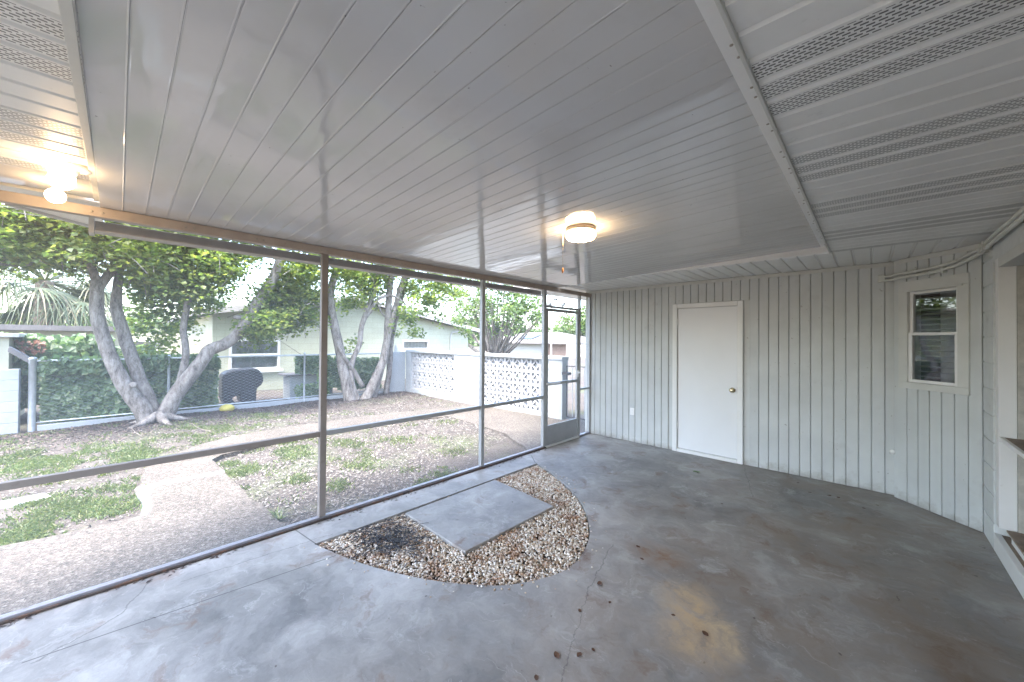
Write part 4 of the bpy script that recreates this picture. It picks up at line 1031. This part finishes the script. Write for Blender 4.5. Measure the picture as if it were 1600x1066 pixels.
leaf_bank('hedge', 'clipped green hedge rising behind the ivy-covered fence', [(-2.6, -.1, .2, 1.60, FX-1.9, FX-1.1), (-.2, .55, .2, 1.35, FX-1.9, FX-1.1)], 8000, .13, 'ivy', 'hedge')
leaf_bank('red_shrub', 'small red-leaved shrub tuft against the hedge above the fence', [(-1.32, -.98, 1.24, 1.50, FX-1.05, FX-.95)], 60, .07, 'redleaf', 'shrub', kind=None)
leaf_bank('utility_box_ivy', 'ivy mound growing up the front of the white utility box', [(3.25, 4.1, .0, .34, FX-.5, FX-.32)], 700, .085, 'ivy', 'ivy')

# neighbour's things
ub = empty('utility_box', (FX-.8, 3.5, 0), 'low white utility box with dark slab lid behind the fence', 'box')
y0, y1 = PX(453, 600, FX-.6).y, PX(520, 600, FX-.6).y
MB().box((FX-1.2, y0, -.1), (FX-.6, y1, .55)).build('body', 'white_block', ub, bevel=.01)
MB().box((FX-1.26, y0-.12, .551), (FX-.55, y1, .60)).build('lid', 'dark_roof', ub, bevel=.01)
GX = FX-.75
sil = [(347, 590), (352, 583), (365, 579), (385, 577), (398, 575), (405, 578), (411, 585), (413, 595), (409, 602), (402, 607), (401, 629), (377, 630), (375, 617), (362, 623), (371, 633), (352, 634), (347, 622)]
bm = bmesh.new(); vs = [bm.verts.new(PX(u, v, GX)) for u, v in sil]; f = bm.faces.new(vs)
r_ = bmesh.ops.extrude_face_region(bm, geom=[f]); bmesh.ops.translate(bm, verts=[q for q in r_['geom'] if isinstance(q, bmesh.types.BMVert)], vec=(-.55, 0, 0))
bmesh.ops.recalc_face_normals(bm, faces=bm.faces)
me = bpy.data.meshes.new('covered_grill'); bm.to_mesh(me); bm.free()
gr = tag(link(me, 'covered_grill', 'cover', None, False, .07, 4), 'barbecue grill under a black vinyl cover behind the chain-link fence', 'grill')
bm = bmesh.new(); bmesh.ops.create_icosphere(bm, subdivisions=3, radius=1)
for v in bm.verts: v.co = Vector((v.co.x*.10, v.co.y*.14, v.co.z*.09))*(1+.18*noise.noise(v.co*2.2))
me = bpy.data.meshes.new('stone'); bm.to_mesh(me); bm.free(); st = tag(link(me, 'stone', 'rock', None, True), 'yellow stone lying at the foot of the chain-link fence', 'stone'); st.location = (FX+.16, PX(355, 633, FX+.16).y, GZ+.05)

# neighbour house: gable wall parallel to the fence
HX = -14.0
nh = empty('neighbour_house', (HX, 6, 0), 'pale green block house with low gable roof beyond the fence', 'house')
wins = [(2.30, 3.66, .57, 1.53), (8.10, 9.40, 1.13, 1.54)]
def wall_with_holes(x0, x1, y0, y1, z0, ztop, holes, name, mat, par):
    """vertical wall strips between openings; ztop(y) = top"""
    ysx = sorted({y0, y1, 6.0} | {h[0] for h in holes} | {h[1] for h in holes})
    mb = MB()
    for a, b2 in zip(ysx, ysx[1:]):
        segs = [(z0, None)]
        hh = [h for h in holes if h[0] <= a+1e-6 and h[1] >= b2-1e-6]
        parts = [(z0, hh[0][2]), (hh[0][3], None)] if hh else [(z0, None)]
        for q0, q1 in parts:
            ta, tb2 = (ztop(a), ztop(b2)) if q1 is None else (q1, q1)
            mb.prism([(x0, a, q0), (x0, b2, q0), (x0, b2, tb2), (x0, a, ta)], (x1-x0, 0, 0))
    return mb.build(name, mat, par)
ztop = lambda y: 3.0-(6.0-y)*.175 if y < 6 else 3.0-(y-6.0)*.175
def block_wall_mat():
    mt, n, l, b = base('green_block_courses')
    geo = n.new('ShaderNodeNewGeometry'); sp = n.new('ShaderNodeSeparateXYZ'); l.new(geo.outputs['Position'], sp.inputs[0])
    cb = n.new('ShaderNodeCombineXYZ'); l.new(sp.outputs[1], cb.inputs[0]); l.new(sp.outputs[2], cb.inputs[1])
    br = n.new('ShaderNodeTexBrick'); l.new(cb.outputs[0], br.inputs[0]); br.inputs['Scale'].default_value = 1; br.inputs['Brick Width'].default_value = .4; br.inputs['Row Height'].default_value = .2
    br.inputs['Mortar Size'].default_value = .005; br.inputs['Color1'].default_value = (.46, .465, .365, 1); br.inputs['Color2'].default_value = (.44, .445, .345, 1); br.inputs['Mortar'].default_value = (.36, .365, .285, 1)
    t = noise_node(n, l, 1.5, 6, .6, vec=geo.outputs['Position']); c = mix(n, l, .5, br.outputs[0], ramp(n, l, t.outputs[0], [(.3, (.4, .4, .4)), (.7, (.6, .6, .6))]), 'OVERLAY')
    l.new(c, b.inputs['Base Color']); b.inputs['Roughness'].default_value = .8; return mt
M['green_block'] = block_wall_mat()
wall_with_holes(HX, HX-.2, 1.9, 11.6, -.2, ztop, wins, 'wall', 'green_block', nh)
MB().box((HX-9, 1.9, -.2), (HX-.201, 2.1, 2.26)).build('side_wall', 'green_block', nh)
MB().box((HX-9, 11.4, -.2), (HX-.201, 11.6, 2.0)).build('side_wall', 'green_block', nh)
for sgn, ya, yb in ((0, 1.5, 6.0), (1, 6.0, 12.1)):
    za, zb = ztop(ya)+.02, ztop(yb)+.02
    rf = MB().prism([(HX+.35, ya, za), (HX+.35, yb, zb), (HX+.35, yb, zb+.14), (HX+.35, ya, za+.14)], (-9.6, 0, 0)).build('roof', 'shingle', nh)
    MB().prism([(HX+.351, ya, za-.03), (HX+.351, yb, zb-.03), (HX+.351, yb, zb+.13), (HX+.351, ya, za+.13)], (.03, 0, 0)).build('rake_board', 'gutter', rf)
for (a, b2, c, d_) in wins:
    fm = MB(); w_ = .07
    fm.box((HX-.06, a, c), (HX+.02, b2, c+w_)); fm.box((HX-.06, a, d_-w_), (HX+.02, b2, d_)); fm.box((HX-.059, a, c+w_), (HX+.019, a+w_, d_-w_)); fm.box((HX-.059, b2-w_, c+w_), (HX+.019, b2, d_-w_))
    if a < 5: fm.box((HX-.058, a+w_, (c+d_)/2-.03), (HX+.018, b2-w_, (c+d_)/2+.03))
    wf = fm.build('window', 'casing', nh, bevel=.005)
    MB().add([(HX-.04, a, c), (HX-.04, b2, c), (HX-.04, b2, d_), (HX-.04, a, d_)], [(0, 1, 2, 3)]).build('pane', 'glass', wf)
    cu = MB(); n_ = 60
    for i in range(n_): yy = a+(b2-a)*i/(n_-1); xx = HX-.14+.018*math.sin(i*.9); cu.v += [(xx, yy, c), (xx, yy, d_)]
    cu.f = [(2*i, 2*i+2, 2*i+3, 2*i+1) for i in range(n_-1)]; cu.build('curtain', 'curtain', wf)
    MB().box((HX-.02, a-.08, c-.09), (HX+.07, b2+.08, c-.002)).build('sill', 'casing', wf, bevel=.005)
q = MB().tube([(HX+.03, 10.55, -.1), (HX+.03, 10.55, 1.75), (HX+.05, 10.62, 1.9), (HX+.2, 10.9, 1.95)], .04, 8).build('downpipe', 'fascia_w', nh)
# low cream outbuilding behind the hedge
ob = empty('cream_outbuilding', (-16, -2, 0), 'low cream outbuilding with dark flat roof edge beneath the palm', 'building')
MB().box((-20, -9, -.2), (-15.2, 1.3, 1.72)).build('wall', 'cream', ob)
MB().box((-20.3, -9.3, 1.721), (-14.8, PX(180, 515, -14.8).y, 1.85)).build('roof', 'dark_roof', ob)
for y in (.2,): 
    w2 = MB().box((-15.19, y, .7), (-15.14, y+.6, 1.5)).build('window', 'casing', ob); MB().box((-15.139, y+.06, .76), (-15.13, y+.54, 1.44)).build('pane', 'dark_room', w2)

# palm
def palm():
    c = PX(70, 440, -17.0); r = empty('fan_palm', (c.x, c.y, GZ), 'grey-green fan palm with drooping fronds behind the outbuilding roof', 'palm tree')
    MB().tube([(c.x, c.y, -.1), (c.x+.1, c.y, 1.5), (c.x, c.y, c.z)], [.22, .2, .18], 12).build('trunk', 'palm', r)
    for i in range(58):
        az = random.uniform(0, 6.3); el = random.uniform(-1.0, 1.2); dr = Vector((math.cos(az)*math.cos(el), math.sin(az)*math.cos(el), math.sin(el)))
        L = random.uniform(.8, 1.3); hub = c+dr*L; mb = MB(); mb.tube([c, hub], .018, 4)
        sd_ = dr.cross(Vector((0, 0, 1))).normalized(); upv = sd_.cross(dr)
        for k in range(22):
            a = -1.7+3.4*k/21; d0 = (dr*math.cos(a)+sd_*math.sin(a)).normalized(); ll = random.uniform(.75, 1.05)*(1-.15*abs(a))
            wv = upv*.028+d0.cross(upv)*.012; p = hub.copy(); pv = []
            for s_ in range(6):
                t_ = s_/5; q = hub+d0*ll*t_+Vector((0, 0, -.75*ll*t_*t_*t_))*(1.2 if t_ > .4 else 1)+upv*.05*(k % 2); ww_ = d0.cross(upv).normalized()*(.028*(1-t_)+.003)
                pv += [q-ww_, q+ww_]
            mb.add(pv, [(2*j, 2*j+1, 2*j+3, 2*j+2) for j in range(5)])
        mb.build('frond', 'frond', r)
palm()

# far house and trees
fh = empty('far_house', (-6, 40, 0), 'distant brown and white house with grey hip roof and solar panel', 'house')
FYH = 34.0
def fy(u, v): return PY(u, v, FYH)
fx0, fx1 = fy(752, 550).x, fy(898, 550).x; ez = fy(820, 535).z; rz_ = fy(790, 524).z
MB().box((fx0+.5, FYH, -.2), (fx1-.5, FYH+8, ez)).build('wall', 'far_white', fh)
for a, b2 in ((752, 788), (848, 892)): MB().box((fy(a, 550).x+.5, FYH-.06, -.2), (fy(b2, 550).x, FYH-.01, ez-.01)).build('wall_panel', 'far_brown', fh)
wd = MB().box((fy(770, 550).x, FYH-.12, ez-1.1), (fy(782, 550).x, FYH-.061, ez-.2)).build('window', 'casing', fh)
MB().box((fy(771.5, 550).x, FYH-.13, ez-1.0), (fy(780.5, 550).x, FYH-.121, ez-.3)).build('pane', 'dark_room', wd)
rx0, rx1 = fx0-.6, fx1+.6; ra, rb = fy(790, 524).x, fy(842, 524).x
rf = MB(); rzz = ez+(rz_-ez)*1.5
rf.add([(rx0, FYH-.8, ez), (rx1, FYH-.8, ez), (rx1, FYH+9, ez), (rx0, FYH+9, ez), (ra, FYH+4, rzz), (rb, FYH+4, rzz), (rx0, FYH-.8, ez-.15), (rx1, FYH-.8, ez-.15), (rx1, FYH+9, ez-.15), (rx0, FYH+9, ez-.15)], [(0, 1, 5, 4), (1, 2, 5), (2, 3, 4, 5), (3, 0, 4), (6, 9, 8, 7), (0, 6, 7, 1), (1, 7, 8, 2), (2, 8, 9, 3), (3, 9, 6, 0)])
rfo = rf.build('roof', 'shingle', fh)
pa = Vector((rx0, FYH-.8, ez)).lerp(Vector((rx1, FYH-.8, ez)), .42); ps = (Vector((ra, FYH+4, rzz))-Vector((ra, FYH-.8, ez)))
MB().obox(pa+ps*.25+Vector((0, -.03, .08)), (2.4, 0, 0), ps*.4, (0, 0, .05)).build('solar_panel', 'solar', rfo)
wf_ = tag(MB().box((fx1+1.0, 31, -.2), (fx1+16, 31.2, 1.15)).build('white_fence', 'far_white', None, bevel=.02), 'long plain white wall far beyond the tube gate', 'wall')
pole = tag(MB().tube([(fy(861, 600).x*.8, FYH*.8, -.1), (fy(861, 600).x*.8, FYH*.8, 5.2)], .07, 10).build('utility_pole', 'far_white'), 'pale utility pole standing in front of the distant house', 'pole')
def far_tree(name, label, blobs, Yp, dens, size, base_px, per=26, group='trees beyond the garden wall', rad=(.5, 1.0)):
    p0 = PY(base_px[0], base_px[1], Yp); r = empty(name, (p0.x, p0.y, GZ), label, 'tree', group)
    tmb = MB(); mb = MB()
    for (u, v, ru, rv, dn) in blobs:
        for _ in range(max(3, int(ru*rv*dens*dn))):
            a = random.uniform(0, 6.3); rr = random.random()**.5
            p = PY(u+math.cos(a)*rr*ru, v+math.sin(a)*rr*rv, Yp+random.gauss(0, 1.2)); leaf_faces(mb, p, random.uniform(*rad), per, size, .7)
            if random.random() < .25: 
                b0 = Vector((p0.x+random.gauss(0, .3), p0.y+random.gauss(0, .3), GZ)); md = b0.lerp(p, .55)+Vector((0, 0, -.2)); tmb.tube(spline([b0.lerp(md, .3), md, p], 3), [.09, .08, .07, .06, .05, .035, .02], 5)
    tmb.tube([(p0.x, p0.y, GZ-.1), (p0.x+.1, p0.y, 1.2), (p0.x, p0.y+.1, 2.6)], [.28, .22, .16], 9)
    mb.build('crown', 'leaf_far', r); tmb.build('trunk', 'bark', r, True)
far_tree('spreading_tree', 'loose light green spreading tree behind the garden wall and pale house', [(735, 490, 40, 26, 1), (780, 470, 40, 24, 1), (815, 495, 34, 22, .9), (770, 505, 46, 16, .8), (720, 520, 26, 12, .7), (690, 520, 16, 8, .5), (830, 470, 18, 16, .6), (770, 430, 70, 22, .7)], 20, .055, .22, (775, 545), 30, rad=(.35, .8))
far_tree('round_tree', 'round dark green tree beyond the white wall, seen through the screen door', [(900, 505, 28, 16, 1), (925, 500, 22, 22, 1), (880, 515, 14, 8, .8)], 42, .10, .35, (905, 540), 30, rad=(.6, 1.2))
far_tree('low_tree', 'pale low bushy tree between the pale green house and distant house', [(725, 535, 22, 10, 1), (700, 530, 14, 8, .7)], 24, .12, .2, (722, 548), 30, rad=(.3, .6))
# hedge line along the horizon so the yard does not end in bare ground
hz = MB()
for i in range(900):
    x = random.uniform(-120, 60); y = 75+random.uniform(-4, 4); leaf_faces(hz, Vector((x, y, random.uniform(.2, 4.2+1.5*noise.noise(Vector((x*.1, 0, 0)))))), 1.6, 16, .9, .8)
for i in range(700):
    y = random.uniform(-80, 75); x = -75+random.uniform(-4, 4); leaf_faces(hz, Vector((x, y, random.uniform(.2, 4.0+1.5*noise.noise(Vector((y*.1, 5, 0)))))), 1.6, 16, .9, .8)
tag(hz.build('tree_line', 'leaf_far'), 'far-off green line of trees behind the neighbouring houses', 'trees', kind='stuff')

# grass, mulch and litter ---------------------------------------------
def on_path(x, y): return in_poly(x, y, wk)
gpx = [(55, 722, 80, 22, 1), (190, 708, 110, 17, 1), (300, 680, 60, 10, .9), (330, 668, 90, 12, 1), (410, 652, 90, 12, 1), (60, 710, 60, 8, .7), (120, 800, 75, 20, 1), (50, 828, 48, 22, 1), (185, 772, 42, 12, .9), (30, 788, 30, 7, .9), (205, 742, 26, 9, .7), (205, 785, 18, 10, .9), (150, 745, 60, 6, .5), (440, 702, 70, 16, .9), (385, 728, 40, 16, .9), (420, 690, 80, 8, .8), (540, 690, 55, 12, .8), (560, 722, 36, 12, .7), (610, 690, 60, 10, .6), (465, 748, 18, 8, .9), (690, 738, 26, 10, .6), (530, 760, 22, 8, .6), (545, 668, 40, 5, .9), (600, 660, 40, 5, .7), (710, 705, 28, 8, .5), (655, 668, 30, 5, .6), (640, 735, 20, 8, .4), (700, 662, 40, 5, .5), (670, 626, 22, 5, .6)]
gb = MB()
gpx += [(random.uniform(0, 720), random.uniform(640, 790), random.uniform(6, 26), random.uniform(2.5, 6), random.uniform(.25, .8)) for _ in range(110)]
for (u, v, ru, rv, dn) in gpx:
    n_ = int(ru*rv*.62*dn)
    for _ in range(n_):
        gx, gy = random.gauss(0, .55), random.gauss(0, .55); rr = math.hypot(gx, gy); uu, vv = u+gx*ru, v+gy*rv
        p = PZ(uu, vv, GZ)
        if p.x > -3.55 or on_path(p.x, p.y) or p.x < FX+.2 or p.y > 6.15: continue
        if noise.noise(Vector((p.x*2.6, p.y*2.6, 0)))+.7*noise.noise(Vector((p.x*8, p.y*8, 4))) < -.12+.25*rr: continue
        for _k in range(6):
            q = p+Vector((random.gauss(0, .045), random.gauss(0, .045), 0)); h = random.uniform(.012, .045); w_ = random.uniform(.003, .008); an = random.uniform(0, 6.3)
            dx, dy = math.cos(an), math.sin(an); le = random.uniform(.3, 1.1)*h; an2 = random.uniform(0, 6.3)
            z0 = GZ-.012+.05*noise.noise(Vector((q.x*.6, q.y*.6, 0)))
            gb.add([(q.x-dx*w_, q.y-dy*w_, z0), (q.x+dx*w_, q.y+dy*w_, z0), (q.x+dx*w_*.7+math.cos(an2)*le*.5, q.y+dy*w_*.7+math.sin(an2)*le*.5, z0+h*.7), (q.x+math.cos(an2)*le*1.3, q.y+math.sin(an2)*le*1.3, z0+h)], [(0, 1, 2, 3)])
for (u, v, k_) in ((437, 812, 26), (432, 806, 16), (150, 905, 0)):
    p = PZ(u, v, GZ)
    for _ in range(k_):
        an = random.uniform(0, 6.3); L = random.uniform(.06, .13); d_ = Vector((math.cos(an), math.sin(an), random.uniform(.3, 1.2))).normalized()*L; n_ = Vector((-math.sin(an), math.cos(an), 0))*.008; gb.add([p-n_, p+n_, p+d_*.6+n_*.8, p+d_], [(0, 1, 2, 3)])
tag(gb.build('grass', 'grass'), 'patchy green grass and weeds growing in the bare yard', 'grass', kind='stuff')
def chips(n, region, size, mat, name, label, cat, thr=-.9):
    mb = MB(); c = 0
    while c < n:
        x, y = region(); c += 1
        if x > -3.56 or on_path(x, y) or x < FX+.06 or y > YB-.13: continue
        if noise.noise(Vector((x*1.3, y*1.3, 7))) < thr: continue
        z = GZ-.008+.05*noise.noise(Vector((x*.6, y*.6, 0)))
        an = random.uniform(0, 6.3); L = size*random.uniform(.5, 1.5); d_ = Vector((math.cos(an), math.sin(an), random.gauss(0, .25)))*L; n_ = Vector((-math.sin(an), math.cos(an), random.gauss(0, .3)))*L*random.uniform(.2, .5); p = Vector((x, y, z+random.uniform(0, .012)))
        mb.add([p-d_, p+n_, p+d_, p-n_], [(0, 1, 2, 3)])
    tag(mb.build(name, mat), label, cat, kind='stuff')
chips(26000, lambda: (FX+abs(random.gauss(0, 1.0))+.06, random.uniform(-3, 6.2)), .022, 'chip', 'mulch', 'dark brown bark mulch strip under the trees along the fence', 'mulch')
chips(52000, lambda: (-3.5-6.5*random.random()**1.25, random.uniform(.9, 6.1)), .016, 'litter', 'leaf_litter', 'pale dry leaf litter strewn over the bare yard soil', 'litter', -.35)
chips(16000, lambda: (random.uniform(-9.5, -4.5), random.uniform(-3, .9)), .014, 'litter', 'soil_crumbs', 'dark crumbs of soil and leaves on the bare ground left of the path', 'litter', -.3)
rb_ = MB()
for (pts) in ([(300, 662), (312, 670), (330, 674)], [(556, 636), (585, 640), (610, 632)], [(640, 632), (668, 640), (690, 634)], [(590, 640), (606, 650), (622, 655)], [(470, 634), (485, 640), (505, 638)], [(660, 652), (690, 648), (716, 654)], [(205, 668), (212, 676), (222, 682)]):
    rb_.tube(spline([PZ(u, v, GZ+.02) for u, v in pts], 4), .004, 5)
tag(rb_.build('fallen_sticks', 'twig'), 'thin pale sticks and roots lying on the mulch under the trees', 'sticks', kind='stuff')
stn = MB(); p = PZ(38, 785, GZ); stn.prism([(p.x+.0, p.y-.25, GZ-.02), (p.x+.10, p.y-.05, GZ-.02), (p.x+.06, p.y+.18, GZ-.02), (p.x-.12, p.y+.12, GZ-.02), (p.x-.1, p.y-.2, GZ-.02)], (0, 0, .05))
tag(stn.build('stepping_stone', 'white_block', None, bevel=.015), 'pale flat stone sunk in the bare soil left of the path', 'stone')
